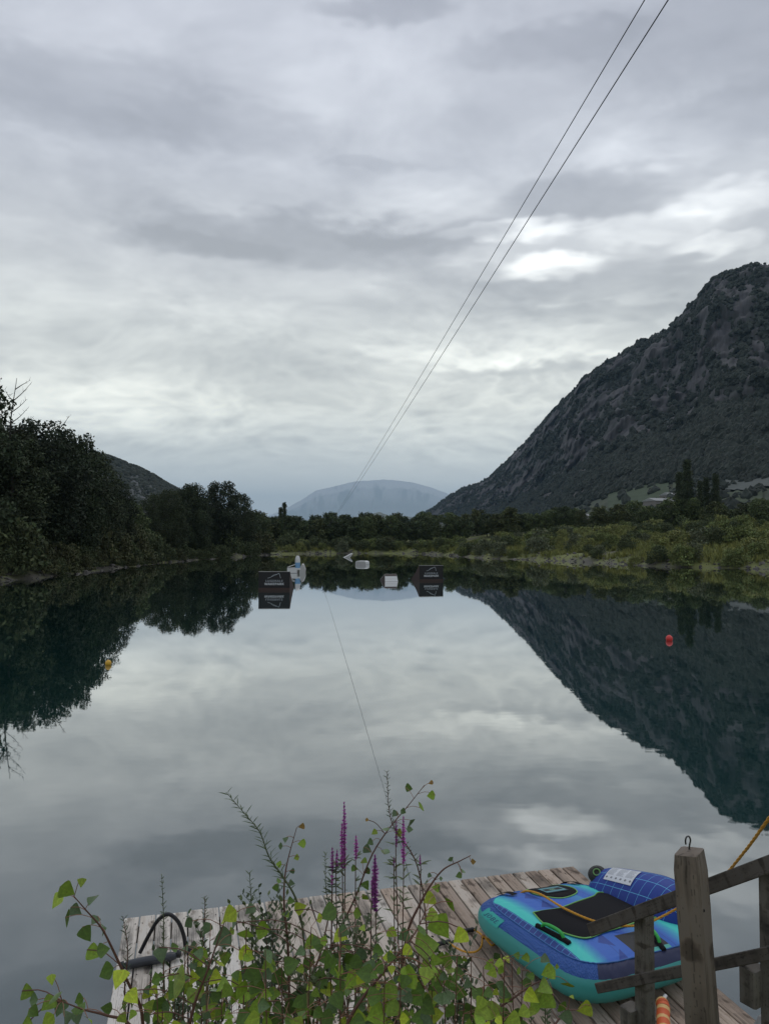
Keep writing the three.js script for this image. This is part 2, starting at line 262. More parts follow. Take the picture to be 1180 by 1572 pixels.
{
  const c3 = HILL.map((p) => V(...p)), r = rngOf(17), blob = new THREE.IcosahedronGeometry(1, 1), n = 2600, im = new THREE.InstancedMesh(blob, mat(0xffffff, 1), n), M = new THREE.Matrix4();
  for (let k = 0; k < n; k++) { const f = (0.35 + 0.65 * r()) * (c3.length - 1.001), i = Math.floor(f), c = c3[i].clone().lerp(c3[i + 1], f - i), t = k < 420 ? 1 : Math.sqrt(r()), p = V(c.x * 0.55, -2, c.z * 0.55).lerp(c, t); p.y = c.y * t ** 1.25 + 1.5; const s = 1.6 + r() * 2; M.makeScale(s, s * 1.2, s).setPosition(p); im.setMatrixAt(k, M); const q = 0.7 + r() * 0.6; im.setColorAt(k, lin(0.03 * q, 0.037 * q, 0.028 * q)); }
  im.name = 'hillside_forest'; tag(im, 'small dark trees dotting the hill behind the left bank', 'forest', null, 'stuff'); scene.add(im);
}
// cultivated fields and farm sheds on the lower slope
{
  const patch = (name, us, vs, colour, label) => {
    const g = new Geo(); g.sheet(30, 12, (a, b) => rightMountain(lerp(us[0], us[1], a) + b * (us[2] ?? 0), lerp(vs[0], vs[1], b) ).add(V(0, 1.6, 0)), (a, b) => [a * 20, b * 8], (a, b) => { const row = 0.8 + 0.4 * (Math.floor(b * 12) % 2) * 0.5, n = 1 + fbm(a * 30, b * 9, 3) * 0.5; return colour.map((x) => x * row * n); });
    const m = mesh(name, g.build(), rockMat); m.userData.kind = 'structure'; m.userData.label = label; return m;
  };
  patch('field', [0.42, 0.54, 0.0], [0.105, 0.205], [0.032, 0.055, 0.02], 'green meadow strip below the dark mountain');
  patch('field', [0.55, 0.66, 0.0], [0.15, 0.215], [0.04, 0.058, 0.024], 'small green field above the pale nets');
  patch('field', [0.68, 0.80, 0.0], [0.09, 0.135], [0.034, 0.052, 0.02], 'green field strip right of the poplars');
  patch('orchard_nets', [0.71, 0.84, 0.0], [0.145, 0.205], [0.075, 0.088, 0.08], 'pale grey orchard netting right of the poplars');
  const shed = (u, v, w, d, h, label) => {
    const p = rightMountain(u, v), t = thing('farm_shed', label, 'shed', [p.x, p.y - 0.5, p.z], 0.35), wallM = mat(lin(0.18, 0.17, 0.16), 0.9), roofM = mat(lin(0.26, 0.27, 0.27), 0.7);
    mesh('wall', new THREE.BoxGeometry(w, h, d).translate(0, h / 2, 0), wallM, t);
    const s = new THREE.Shape([new THREE.Vector2(-d / 2 - 0.6, 0), new THREE.Vector2(0, h * 0.55), new THREE.Vector2(d / 2 + 0.6, 0)]);
    mesh('roof', new THREE.ExtrudeGeometry(s, { depth: w + 1, bevelEnabled: false }).rotateY(Math.PI / 2).translate(-w / 2 - 0.5, h + 0.01, 0), roofM, t);
    const dm = mat(lin(0.1, 0.09, 0.08), 0.8); mesh('door', new THREE.BoxGeometry(w * 0.2, h * 0.75, 0.12).translate(w * 0.2, h * 0.38, d / 2 + 0.06), dm, t);
  };
  shed(0.535, 0.09, 30, 13, 4, 'long pale farm shed with light roof below the green fields');
  shed(0.565, 0.115, 24, 12, 3.6, 'second pale farm shed just behind the long one');
  shed(0.40, 0.075, 22, 12, 3.5, 'small white farm shed at the left end of the fields');
}
// ---------- trees and shrubs ----------
const leafMat = mat(0xffffff, 0.85, { vertexColors: true }), barkMat = mat(lin(0.06, 0.052, 0.045), 0.95), deadMat = mat(lin(0.05, 0.045, 0.042), 0.9);
// one crown: many small leaf faces gathered in clumps on a branching frame
function plantGeo(seed, { h, r, base = 0.25, clumps = 40, leaves = 4000, size = 0.3, tint = [0.03, 0.045, 0.018], shape = 'round', spread = 0.34, hang = 0 }) {
  const rnd = rngOf(seed), g = new Geo(), t = new Geo(), cs = [];
  const env = { round: (k) => Math.sin(Math.PI * clamp(0.10 + k * 0.86)) ** 0.6, column: (k) => 0.55 + 0.45 * Math.sin(Math.PI * clamp(0.15 + k * 0.8)) - 0.35 * k * k, cone: (k) => 1.05 - k * 0.8, bush: (k) => Math.sqrt(Math.max(0.05, 1 - k * k * 0.85)), flat: (k) => 0.35 + 0.75 * Math.sin(Math.PI * clamp(k * 0.9)) }[shape];
  const y0 = h * base;
  for (let i = 0; i < clumps; i++) {
    const k = (i + rnd()) / clumps, a = i * 2.399 + rnd() * 0.9, R = r * env(k) * Math.sqrt(rnd()) * 0.86 + r * 0.05, cr = r * spread * (0.65 + rnd() * 0.7) * (1 - k * 0.35);
    cs.push({ c: V(Math.cos(a) * R, y0 + (h - y0 - cr * 0.6) * k + cr * 0.1, Math.sin(a) * R), cr, tone: 0.75 + rnd() * 0.5 });
  }
  const tot = cs.reduce((s, c) => s + c.cr * c.cr, 0);
  for (const { c, cr, tone } of cs) {
    const n = Math.round(leaves * cr * cr / tot);
    for (let i = 0; i < n; i++) {
      const ct = rnd() * 2 - 1, st = Math.sqrt(1 - ct * ct), ph = rnd() * 6.283, rr = cr * (0.35 + 0.75 * rnd() ** 0.6) * (1 + 0.35 * noise2(ph * 1.2 + c.x, ct * 2.4 + c.y));
      const p = V(Math.cos(ph) * st * rr, ct * rr * 0.85 - hang * rnd() * cr, Math.sin(ph) * st * rr).add(c);
      if (p.y < 0.02) p.y = 0.02 + rnd() * 0.1;
      const s = size * (0.55 + rnd() * 0.9), d1 = V(rnd() - 0.5, rnd() - 0.5 + (shape === 'bush' ? 0.35 : 0), rnd() - 0.5).normalize(), d2 = V(rnd() - 0.5, rnd() - 0.5, rnd() - 0.5).cross(d1).normalize();
      const q = tone * (0.65 + rnd() * 0.7), yel = (rnd() - 0.4) * 0.25, col = [tint[0] * q * (1 + yel), tint[1] * q, tint[2] * q * (1 - yel * 0.6)];
      const a = g.v(p.clone().addScaledVector(d1, -s * 0.6), [0, 0], col), b = g.v(p.clone().addScaledVector(d2, s * 0.34), [1, 0], col), e = g.v(p.clone().addScaledVector(d1, s * 0.7), [1, 1], col), f = g.v(p.clone().addScaledVector(d2, -s * 0.3).addScaledVector(d1, s * 0.1), [0, 1], col);
      g.quad(a, b, e, f);
    }
  }
  const tr = h * 0.017 + 0.02;
  if (shape === 'bush') { for (let i = 0; i < 6; i++) { const c = cs[Math.floor(rnd() * cs.length)].c; t.tube([V((rnd() - 0.5) * r * 0.2, -0.15, (rnd() - 0.5) * r * 0.2), c.clone().multiplyScalar(0.5).add(V(0, 0.1, 0)), c], (k) => 0.03 * (1 - k * 0.7), 4); } }
  else {
    const bend = (rnd() - 0.5) * r * 0.3, path = [V(0, -0.6, 0), V(bend * 0.3, h * 0.25, bend * 0.2), V(bend, h * 0.55, -bend * 0.4), V(bend * 0.7, h * 0.9, 0)];
    t.tube(curve(path, 8), (k) => tr * (1 - k * 0.8), 6);
    for (let i = 0; i < 12; i++) { const c = cs[Math.floor(i / 12 * cs.length)].c, s = V(bend * 0.5, Math.max(h * 0.12, c.y - h * 0.16), 0); t.tube([s, s.clone().lerp(c, 0.55).add(V(0, -0.02 * h, 0)), c], (k) => tr * 0.4 * (1 - k * 0.75), 5); }
  }
  return { crown: g.build(), trunk: t.build() };
}
const protos = {};
function plant(kind, name, label, category, group, x, z, height, turn, wide = 1, sink = 0.1) {
  const pr = protos[kind], s = height / pr.h, o = thing(name, label, category, [x, groundY(x, z) - sink, z], turn, group);
  const a = mesh(pr.bush ? 'foliage' : 'crown', pr.crown, leafMat, o), b = mesh(pr.bush ? 'stems' : 'trunk', pr.trunk, barkMat, o);
  for (const m of [a, b]) m.scale.set(s * wide, s, s * wide);
  return o;
}
const proto = (k, seed, o) => { protos[k] = { ...plantGeo(seed, o), h: o.h, bush: o.shape === 'bush' }; };
proto('bigA', 11, { h: 17, r: 5.6, base: 0.1, clumps: 130, leaves: 26000, size: 0.29, tint: [0.027, 0.042, 0.017], spread: 0.27 });
proto('bigB', 12, { h: 17, r: 5.0, base: 0.08, clumps: 110, leaves: 24000, size: 0.28, tint: [0.032, 0.046, 0.018], spread: 0.3, hang: 0.4 });
proto('bigC', 13, { h: 16, r: 4.6, base: 0.1, clumps: 90, leaves: 23000, size: 0.28, tint: [0.023, 0.036, 0.017], spread: 0.3, shape: 'flat' });
proto('midA', 21, { h: 10, r: 3.8, base: 0.12, clumps: 44, leaves: 6000, size: 0.34, tint: [0.066, 0.092, 0.032], spread: 0.3 });
proto('midB', 22, { h: 10, r: 3.4, base: 0.2, clumps: 36, leaves: 3800, size: 0.42, tint: [0.05, 0.072, 0.029], spread: 0.34, shape: 'flat' });
proto('midC', 23, { h: 10, r: 3.2, base: 0.08, clumps: 40, leaves: 3800, size: 0.42, tint: [0.066, 0.082, 0.03], spread: 0.36 });
proto('pop', 31, { h: 18, r: 1.7, base: 0.08, clumps: 80, leaves: 9000, size: 0.32, tint: [0.034, 0.050, 0.020], shape: 'column', spread: 0.55 });
proto('shA', 41, { h: 3, r: 2.0, base: 0.0, clumps: 26, leaves: 2300, size: 0.24, tint: [0.11, 0.14, 0.042], shape: 'bush', spread: 0.36 });
proto('shB', 42, { h: 3, r: 1.8, base: 0.0, clumps: 24, leaves: 2200, size: 0.22, tint: [0.058, 0.078, 0.03], shape: 'bush', spread: 0.38 });
proto('shC', 43, { h: 3, r: 2.2, base: 0.0, clumps: 30, leaves: 2200, size: 0.22, tint: [0.155, 0.175, 0.055], shape: 'bush', spread: 0.3 });
proto('shL', 45, { h: 3, r: 2.0, base: 0.0, clumps: 28, leaves: 2600, size: 0.2, tint: [0.058, 0.066, 0.024], shape: 'bush', spread: 0.34 });
proto('shD', 44, { h: 3, r: 1.7, base: 0.0, clumps: 26, leaves: 2300, size: 0.2, tint: [0.10, 0.12, 0.065], shape: 'bush', spread: 0.34 });

{ // left bank, near to far: x, z, height, kind
  const rnd = rngOf(301);
  const L = [[-42.9, -77, 22.3, 'bigA', 0.85, 'tallest dark tree at the left edge with bare twigs beside it'], [-41.4, -84, 15.6, 'bigB', 1.15, 'dense dark tree on the left bank below the bare branches'], [-41.5, -91, 17.0, 'bigC', 1.15, 'broad dark tree on the left bank, second from the tallest'], [-40.6, -99, 16.6, 'bigA', 1, 'dark tree with a rounded top in the middle of the left bank mass'],
    [-40.6, -107, 15.5, 'bigB', 1, 'dark tree whose feathery right side ends against the far hill'], [-41.6, -117, 12.2, 'bigC', 1, 'lower dark tree in front of the wooded hill'], [-43, -128, 9.5, 'midA', 1.1, 'small tree in the gap before the second tree clump'],
    [-39.8, -142, 12.4, 'bigB', 1.0, 'leftmost tree of the second clump on the left bank'], [-39.4, -157, 14.4, 'bigA', 1.0, 'second tree of the further clump on the left bank'], [-37.6, -177, 16.4, 'bigC', 1.05, 'tallest tree of the second clump beside the lake'], [-36.2, -194, 14.6, 'bigB', 1.0, 'right hand tree of the second clump with open lower branches'], [-34.8, -206, 11.0, 'midB', 1, 'last small tree at the right end of the left bank']];
  for (const [x, z, h, k, w, label] of L) plant(k, 'broadleaf_tree', label, 'tree', 'trees along the left bank', x, z, h, rnd() * 6.28, w);
  for (const [x, z, h, k] of [[-48, -82, 15, 'bigC'], [-47, -96, 15, 'bigB'], [-47, -110, 13, 'bigA'], [-45, -135, 9.5, 'midA'], [-45, -150, 12, 'bigB'], [-43, -168, 14, 'bigA'], [-42, -186, 13, 'bigC']]) plant(k, 'broadleaf_tree', 'dark tree in the second row behind the left bank trees', 'tree', 'second row of trees on the left bank', x, z, h, rnd() * 6.28);
  // shrubs at the water's edge
  for (let i = 0; i < 46; i++) {
    const z = -66 - i * 3.05 - rnd() * 1.5, base = SHORE.findIndex((p) => p[1] < z), a = SHORE[base - 1] ?? SHORE[0], b = SHORE[base] ?? SHORE[0], x = lerp(a[0], b[0], clamp((z - a[1]) / (b[1] - a[1] || 1))) - 0.3 - rnd() * 2.2;
    const k = ['shB', 'shB', 'shL', 'shL', 'shB'][Math.floor(rnd() * 5)], tall = rnd() < 0.3;
    plant(k, 'waterside_shrub', tall ? 'tall olive shrub among the left bank trees at the waterline' : 'low olive shrub overhanging the pebbly left waterline', 'shrub', tall ? 'tall shrubs on the left bank' : 'low shrubs on the left bank', x - (tall ? 1.5 : 0), z, tall ? 4 + rnd() * 2 : 1.8 + rnd() * 1.6, rnd() * 6.28, 1.1);
  }
  for (const [x, z, h, label] of [[-39.6, -112.5, 5.2, 'bright olive rounded shrub below the gap in the left trees'], [-40.2, -121, 5.8, 'taller bright olive shrub next to the rounded one on the left bank']]) plant('shL', 'waterside_shrub', label, 'shrub', 'tall shrubs on the left bank', x, z, h, 1, 1.05);
  // bare branches standing over the left trees
  const dead = (x, z, h, seed, label) => {
    const o = thing('dead_tree', label, 'dead tree', [x, groundY(x, z) - 0.2, z], 0), r = rngOf(seed), trunk = new Geo();
    const top = V(0.6, h, 0.2), path = curve([V(0, 0, 0), V(0.2, h * 0.45, 0), V(-0.1, h * 0.72, 0.1), top], 14); trunk.tube(path, (k) => 0.16 * (1 - k) + 0.025, 6); mesh('trunk', trunk.build(), deadMat, o);
    for (let i = 0; i < 9; i++) {
      const s = path[8 + Math.floor(i * 6 / 9)], g = new Geo(), dir = V(0.5 + r() * 0.9, 0.25 + r() * 0.8, (r() - 0.5) * 1.4).multiplyScalar(i % 3 ? 1 : -0.6).setY(0.3 + r() * 0.6), L = 1.2 + r() * 1.6;
      const p1 = s.clone().addScaledVector(dir, L * 0.5).add(V(0, (r() - 0.5) * 0.3, 0)), p2 = s.clone().addScaledVector(dir, L).add(V(0, r() * 0.4, 0)); g.tube(curve([s, p1, p2], 6), (k) => 0.05 * (1 - k) + 0.012, 5);
      for (let q = 0; q < 3; q++) { const b = p1.clone().lerp(p2, r()), e = b.clone().add(V((r() - 0.3) * 0.9, r() * 0.7, (r() - 0.5) * 0.8)); g.tube([b, e], (k) => 0.018 * (1 - k) + 0.007, 4); }
      mesh('branch', g.build(), deadMat, o);
    }
  };
  dead(-40.4, -83, 20.6, 5, 'tall bare dead branches rising above the left trees');
  dead(-39.8, -93, 17.6, 8, 'short bare forked snag above the left trees');
}
{ // far shore and right bank
  const rnd = rngOf(402);
  for (let i = 0; i < 36; i++) { const a = i / 35, px = lerp(-42, 14, a), z = -238 - rnd() * 16 - (i % 2) * 14; plant(['midA', 'midB', 'midB', 'midC'][Math.floor(rnd() * 4)], 'shoreline_tree', 'dark round tree in the low line across the far shore', 'tree', 'trees across the far shore', px + (rnd() - 0.5) * 2, z, 7.2 + rnd() * 3.2 + (i % 2) * 0.8, rnd() * 6.28, 1.0 + rnd() * 0.25); }
  plant('pop', 'poplar_tree', 'slim poplar standing clear above the far shore trees', 'tree', null, -32.0, -246, 13.2, 1, 0.9);
  plant('pop', 'poplar_tree', 'shorter slim poplar touching the one above the far shore', 'tree', null, -33.6, -249, 12.0, 2.2, 0.9);
  for (let i = 0; i < 54; i++) {
    const a = i / 53, x = lerp(14, 128, a) + (rnd() - 0.5) * 3, z = lerp(-252, -206, a) - rnd() * 16 - (i % 3) * 8;
    plant(['midA', 'midC', 'midB', 'midA'][Math.floor(rnd() * 4)], 'valley_tree', 'dark green tree in the belt behind the right bank', 'tree', 'trees behind the right bank', x, z, 6.6 + rnd() * 3.4 + a * 1.6, rnd() * 6.28, 1.05 + rnd() * 0.4);
  }
  for (const [x, z, h, w, label] of [[89, -232, 18.5, 1.0, 'leftmost of the tall poplars behind the right bank'], [93.0, -236, 22.5, 0.95, 'tallest poplar in the row behind the right bank'], [95.6, -233, 15.5, 0.9, 'shorter poplar just right of the tallest poplar'], [99.5, -238, 17.5, 0.95, 'fourth poplar in the row behind the right bank'], [101.6, -236, 18.5, 0.9, 'rightmost of the tall poplars behind the right bank']]) plant('pop', 'poplar_tree', label, 'tree', 'poplars behind the right bank', x, z, h, rnd() * 6.28, w);
  plant('pop', 'poplar_tree', 'small lone dark poplar left of the tall poplar row', 'tree', null, 77, -262, 9.5, 0.4, 0.9);
  // shrubs
  let n = 0;
  for (let tries = 0; n < 165 && tries < 4000; tries++) {
    const t = rnd(), z = lerp(-228, -98, t), x = lerp(-30, 112, rnd()), sd = shoreDist(x, z);
    if (sd < 0.2 || sd > 62 || Math.abs(x / z) > 0.56) continue; if (sd > 12 && rnd() < 0.35) continue;
    const k = ['shA', 'shC', 'shD', 'shB', 'shA', 'shC'][Math.floor(rnd() * 6)], edge = sd < 5;
    plant(k, 'bank_shrub', { shA: 'olive green shrub', shC: 'yellowish shrub', shD: 'grey green shrub', shB: 'dark green shrub' }[k] + (z < -205 ? ' along the far shore' : edge ? ' at the right waterline' : ' on the rough right bank'), 'shrub', 'shrubs scattered over the right and far banks', x, z, (edge ? 1.4 : 1.7) + rnd() * 2.0, rnd() * 6.28, 1.0 + rnd() * 0.4); n++;
  }
  for (let i = 0; i < 34; i++) { const x = lerp(-31, 17, i / 33) + (rnd() - 0.5), z = (x > 10 ? lerp(-222, -206, (x - 10) / 7) : x < -18 ? lerp(-224, -214, (-18 - x) / 13) : -226.5) - rnd() * 6, k = ['shA', 'shB', 'shL', 'shB'][Math.floor(rnd() * 4)]; plant(k, 'bank_shrub', { shA: 'olive green shrub', shL: 'dull olive shrub', shB: 'dark green shrub' }[k] + ' along the far shore', 'shrub', 'shrubs scattered over the right and far banks', x, z, 1.7 + rnd() * 2.2, rnd() * 6.28, 1.2); }
  for (const [x, z, h, k, label] of [[72.5, -172, 3.6, 'shB', 'large round dark bush on top of the right bank'], [79.5, -170, 3.2, 'shA', 'round olive bush right of the large dark bush'], [-27.5, -226, 5.2, 'shB', 'big rounded dark bush at the left end of the far shore'], [35.5, -176, 4.6, 'shD', 'pale grey green willow standing among the right bank shrubs']]) plant(k, 'bank_shrub', label, 'shrub', 'shrubs scattered over the right and far banks', x, z, h, 2, 1.1);
}
{ // rough grass on the banks and pebbles along the waterline: uncountable
  const rnd = rngOf(510), blade = new Geo();
  for (let i = 0; i < 9; i++) { const a = rnd() * 6.28, l = 0.6 + rnd() * 0.7, b = V(Math.cos(a) * 0.12, 0, Math.sin(a) * 0.12), w = V(-Math.sin(a), 0, Math.cos(a)).multiplyScalar(0.05); const i0 = blade.v(b.clone().sub(w)), i1 = blade.v(b.clone().add(w)), i2 = blade.v(b.clone().multiplyScalar(4 + rnd() * 2).add(V(0, l, 0))); blade.tri(i0, i1, i2); }
  const n = 26000, im = new THREE.InstancedMesh(blade.build(), mat(0xffffff, 0.9), n), M = new THREE.Matrix4(), Q = new THREE.Quaternion(); let k = 0;
  for (let t = 0; k < n && t < 400000; t++) { const z = -95 - 140 * rnd(), x = -40 + 155 * rnd(); if (Math.abs(x / z) > 0.56) continue; const sd = shoreDist(x, z); if (sd < 1.2 || sd > 70 || fbm(x * 0.06 + 50, z * 0.1, 4) > 0.12 + rnd() * 0.1) continue; const s = 0.5 + rnd() * 0.8; M.compose(V(x, groundY(x, z), z), Q.setFromAxisAngle(V(0, 1, 0), rnd() * 6.28), V(s, s * (0.6 + rnd() * 0.6), s)); im.setMatrixAt(k, M); const q = 0.7 + rnd() * 0.7, y = rnd(); im.setColorAt(k, lin((0.135 + y * 0.08) * q, (0.16 + y * 0.05) * q, 0.052 * q)); k++; }
  im.count = k; im.name = 'bank_grass'; tag(im, 'rough dry grass covering the banks of the lake', 'grass', null, 'stuff'); scene.add(im);
  const st = new THREE.IcosahedronGeometry(0.5, 0), ns = 2600, is = new THREE.InstancedMesh(st, mat(0xffffff, 0.95), ns); k = 0;
  for (let t = 0; k < ns && t < 900000; t++) { const seg = 1 + Math.floor(rnd() * 19), [ax, az] = SHORE[seg - 1], [bx, bz] = SHORE[seg], u = rnd(), out = rnd() ** 2 * (rnd() < 0.3 ? 26 : 3.5) - 0.9, ex = bx - ax, ez = bz - az, L = Math.hypot(ex, ez), x = lerp(ax, bx, u) + ez / L * out * 1, z = lerp(az, bz, u) - ex / L * out; const y = groundY(x, z); if (y < -0.25 || y > 5) continue; const s = 0.12 + rnd() ** 3 * 0.8; M.compose(V(x, y, z), Q.setFromAxisAngle(V(rnd(), rnd(), rnd()).normalize(), rnd() * 6), V(s, s * (0.4 + rnd() * 0.3), s * (0.7 + rnd() * 0.5))); is.setMatrixAt(k, M); const q = 0.06 + rnd() * 0.08; is.setColorAt(k, lin(q, q * 0.94, q * 0.86)); k++; }
  is.count = k; is.name = 'shore_pebbles'; tag(is, 'grey pebbles along the waterline and gravel bank', 'pebbles', null, 'stuff'); scene.add(is);
}
// ---------- things on the water ----------
const canvasTex = (w, h, draw) => { const c = document.createElement('canvas'); c.width = w; c.height = h; draw(c.getContext('2d'), w, h); const t = new THREE.CanvasTexture(c); t.colorSpace = THREE.SRGBColorSpace; return t; };
{
  const boardTex = canvasTex(1024, 640, (x, w, h) => {
    x.fillStyle = '#0b0c10'; x.fillRect(0, 0, w, h);
    x.strokeStyle = '#aab2b8'; x.lineCap = 'round'; x.lineJoin = 'round'; x.lineWidth = 13;
    x.beginPath(); x.moveTo(300, 250); x.bezierCurveTo(400, 235, 440, 170, 520, 140); x.bezierCurveTo(590, 110, 640, 70, 662, 58); x.bezierCurveTo(700, 110, 700, 190, 722, 250); x.stroke();
    x.lineWidth = 9; x.beginPath(); x.moveTo(420, 205); x.bezierCurveTo(450, 130, 520, 100, 600, 95); x.stroke();
    x.fillStyle = '#8d949a'; x.textAlign = 'center'; x.font = 'bold 120px sans-serif'; x.save(); x.translate(w / 2, 410); x.scale(0.98, 1); x.fillText('LUGERALE', 0, 0); x.restore();
    x.fillStyle = '#c3c9cd'; x.font = 'bold 128px sans-serif'; x.save(); x.translate(w / 2, 535); x.scale(0.95, 1); x.fillText('WAKEPARK', 0, 0); x.restore();
  });
  const boardM = mat(0xffffff, 0.6, { map: boardTex }), woodM = mat(lin(0.05, 0.032, 0.028), 0.85), rampM = mat(lin(0.12, 0.11, 0.11), 0.5), darkM = mat(lin(0.012, 0.012, 0.014), 0.6);
  const kicker = (x, z, turn, w, h, d, label) => {
    const o = thing('kicker_ramp', label, 'ramp', [x, 0, z], turn, 'kicker ramps on the lake');
    const side = new THREE.Shape([new THREE.Vector2(0, -0.35), new THREE.Vector2(0, h), new THREE.Vector2(0.16, h), new THREE.Vector2(d * 0.35, h * 0.60), new THREE.Vector2(d * 0.7, h * 0.24), new THREE.Vector2(d, -0.05), new THREE.Vector2(d, -0.35)]);
    for (const s of [-1, 1]) mesh('side_panel', new THREE.ExtrudeGeometry(side, { depth: 0.05, bevelEnabled: false }).rotateY(Math.PI / 2).translate(s * (w / 2 - 0.025) - 0.025, 0, 0), woodM, o);
    const pl = new Geo(); pl.sheet(1, 8, (u, v) => { const t = v, zz = -lerp(0.02, d - 0.02, t), y = h * (1 - t) ** 1.25 - 0.02; return V((u - 0.5) * (w - 0.1), Math.max(y, -0.05), zz); }); mesh('ramp_surface', pl.build(), rampM, o);
    mesh('back_frame', new THREE.BoxGeometry(w - 0.1, h + 0.3, 0.05).translate(0, h / 2 - 0.15, -0.03), darkM, o);
    mesh('sign_board', new THREE.BoxGeometry(w, h - 0.2, 0.03).translate(0, 0.2 + (h - 0.2) / 2, 0.03), [darkM, darkM, darkM, darkM, boardM, darkM], o);
    mesh('float_beam', new THREE.BoxGeometry(w, 0.2, 0.1).translate(0, 0.08, 0.05), woodM, o);
    mesh('top_edge', new THREE.BoxGeometry(w + 0.02, 0.03, 0.2).translate(0, h + 0.018, -0.04), mat(lin(0.3, 0.3, 0.29), 0.6), o);
  };
  kicker(-8.56, -60.0, 0.02, 2.42, 1.42, 3.4, 'black kicker ramp with white logo, nearer one on the left');
  kicker(4.43, -73.3, 0.2, 2.32, 1.46, 3.6, 'black kicker ramp with white logo, on the right');
}
{
  const white = mat(lin(0.62, 0.63, 0.62), 0.45), off = mat(lin(0.42, 0.42, 0.41), 0.5), brown = mat(lin(0.07, 0.05, 0.045), 0.8), blue = mat(lin(0.16, 0.34, 0.55), 0.45), grey = mat(lin(0.3, 0.31, 0.31), 0.6);
  const prism = (pts, depth) => new THREE.ExtrudeGeometry(new THREE.Shape(pts.map((p) => new THREE.Vector2(...p))), { depth, bevelEnabled: true, bevelSize: 0.02, bevelThickness: 0.02, bevelSegments: 1 });
  let o = thing('white_ramp', 'small white kicker with brown side beside the right black ramp', 'ramp', [0.68, 0, -72.4], 0.18);
  { const g = new Geo(); // sloped white face made of boards
    for (let i = 0; i < 4; i++) { const a = i / 4 + 0.006, b = (i + 1) / 4 - 0.006, P = (k, dz) => V(lerp(-0.66, 0.66, 0) * 0 + (k < 0 ? -1 : 1) * 0.6, 0, 0); void P; const q = (t, s, e) => V(s * lerp(0.64, 0.56, t), -0.2 + t * 0.86 + 0, -t * 0.5 - e); const i0 = g.v(q(a, -1, 0)), i1 = g.v(q(a, 1, 0)), i2 = g.v(q(b, 1, 0)), i3 = g.v(q(b, -1, 0)); g.quad(i0, i1, i2, i3); }
    mesh('front_face', g.build(), white, o);
    mesh('core', prism([[0.02, -0.3], [0.5, 0.64], [0.66, 0.66], [3.0, 0.02], [3.0, -0.3]], 1.1).rotateY(Math.PI / 2).translate(-0.55, 0, 0), brown, o);
    mesh('deck_top', beam(V(0, 0.67, -0.6), V(0, 0.04, -3.0), 1.16, 0.03), white, o); }
  o = thing('float_box', 'white rounded box feature floating in the middle of the lake', 'float', [-3.7, 0, -121.0], -0.3);
  { mesh('body', prism([[-0.8, -0.3], [-0.9, 0.1], [-0.86, 0.48], [-0.6, 0.6], [0.6, 0.6], [0.86, 0.48], [0.9, 0.1], [0.8, -0.3]], 1.5).translate(0, 0, -1.5), white, o); mesh('end_cap', prism([[-0.7, -0.2], [-0.8, 0.1], [-0.76, 0.4], [-0.5, 0.5], [0.5, 0.5], [0.76, 0.4], [0.8, 0.1], [0.7, -0.2]], 0.03).translate(0, 0, 0.025), off, o); }
  o = thing('wedge_float', 'small white wedge ramp furthest out near the far shore', 'ramp', [-8.0, 0, -171], 0.1);
  { mesh('wedge', prism([[-1.0, -0.15], [-1.02, 0.02], [0.75, 0.92], [1.0, 0.9], [0.35, 0.05], [0.35, -0.15]], 2.2).translate(0, 0, -2.2), white, o); mesh('side_skin', prism([[-0.7, 0.02], [0.6, 0.72], [0.25, 0.1]], 0.02).translate(0, 0, 0.02), off, o); }
  o = thing('wake_obstacle', 'white wakeboard obstacle with upright blue and white fin behind the left ramp', 'obstacle', [-10.4, 0, -90.5], 0.05);
  { mesh('low_box', new THREE.BoxGeometry(1.15, 0.75, 2.4).translate(-0.42, 0.25, -1.1), white, o);
    mesh('box_lid', beam(V(-0.98, 0.70, -1.1), V(-0.1, 1.0, -1.1), 2.4, 0.05), white, o);
    mesh('skirt', new THREE.BoxGeometry(1.2, 0.12, 2.46).translate(-0.42, 0.0, -1.1), grey, o);
    const up = new Geo(); const lat = (k) => 0.30 * (1 - Math.max(0, k - 0.35) ** 2 * 0.9); up.sheet(14, 10, (u, v) => { const a = u * Math.PI * 2, k = v; return V(0.2 + Math.cos(a) * lat(k) * (k > 0.97 ? 0.55 : 1), 1.24 + k * 0.76, -0.3 + Math.sin(a) * lat(k) * 0.7 * (k > 0.97 ? 0.55 : 1)); }); mesh('fin_top', up.build(), white, o);
    const lo = new Geo(); lo.sheet(14, 4, (u, v) => { const a = u * Math.PI * 2; return V(0.2 + Math.cos(a) * 0.305, 0.55 + v * 0.70, -0.3 + Math.sin(a) * 0.21); }); mesh('fin_band', lo.build(), blue, o);
    mesh('fin_cap', new THREE.SphereGeometry(0.2, 10, 6).scale(0.95, 0.35, 0.6).translate(0.2, 1.98, -0.3), white, o);
    mesh('wing', prism([[0.42, -0.2], [0.42, 0.55], [0.72, 1.05], [0.86, 0.98], [1.06, 0.4], [1.0, -0.2]], 2.2).translate(0, 0, -2.3), off, o);
    mesh('cross_bar', new THREE.BoxGeometry(0.5, 0.2, 0.3).translate(0.3, 0.5, -0.2), white, o); }
  const buoy = (x, z, r, c, label) => { const b = thing('marker_buoy', label, 'buoy', [x, 0, z], 0, 'marker buoys'); mesh('float', new THREE.SphereGeometry(r, 24, 16).scale(1, 1.05, 1).translate(0, r * 0.55, 0), mat(c, 0.4), b); mesh('collar', new THREE.TorusGeometry(r * 0.22, r * 0.07, 8, 16).rotateX(Math.PI / 2).translate(0, r * 1.58, 0), mat(c, 0.5), b); };
  buoy(-8.62, -24.2, 0.096, lin(0.62, 0.36, 0.03), 'small yellow buoy floating on the left');
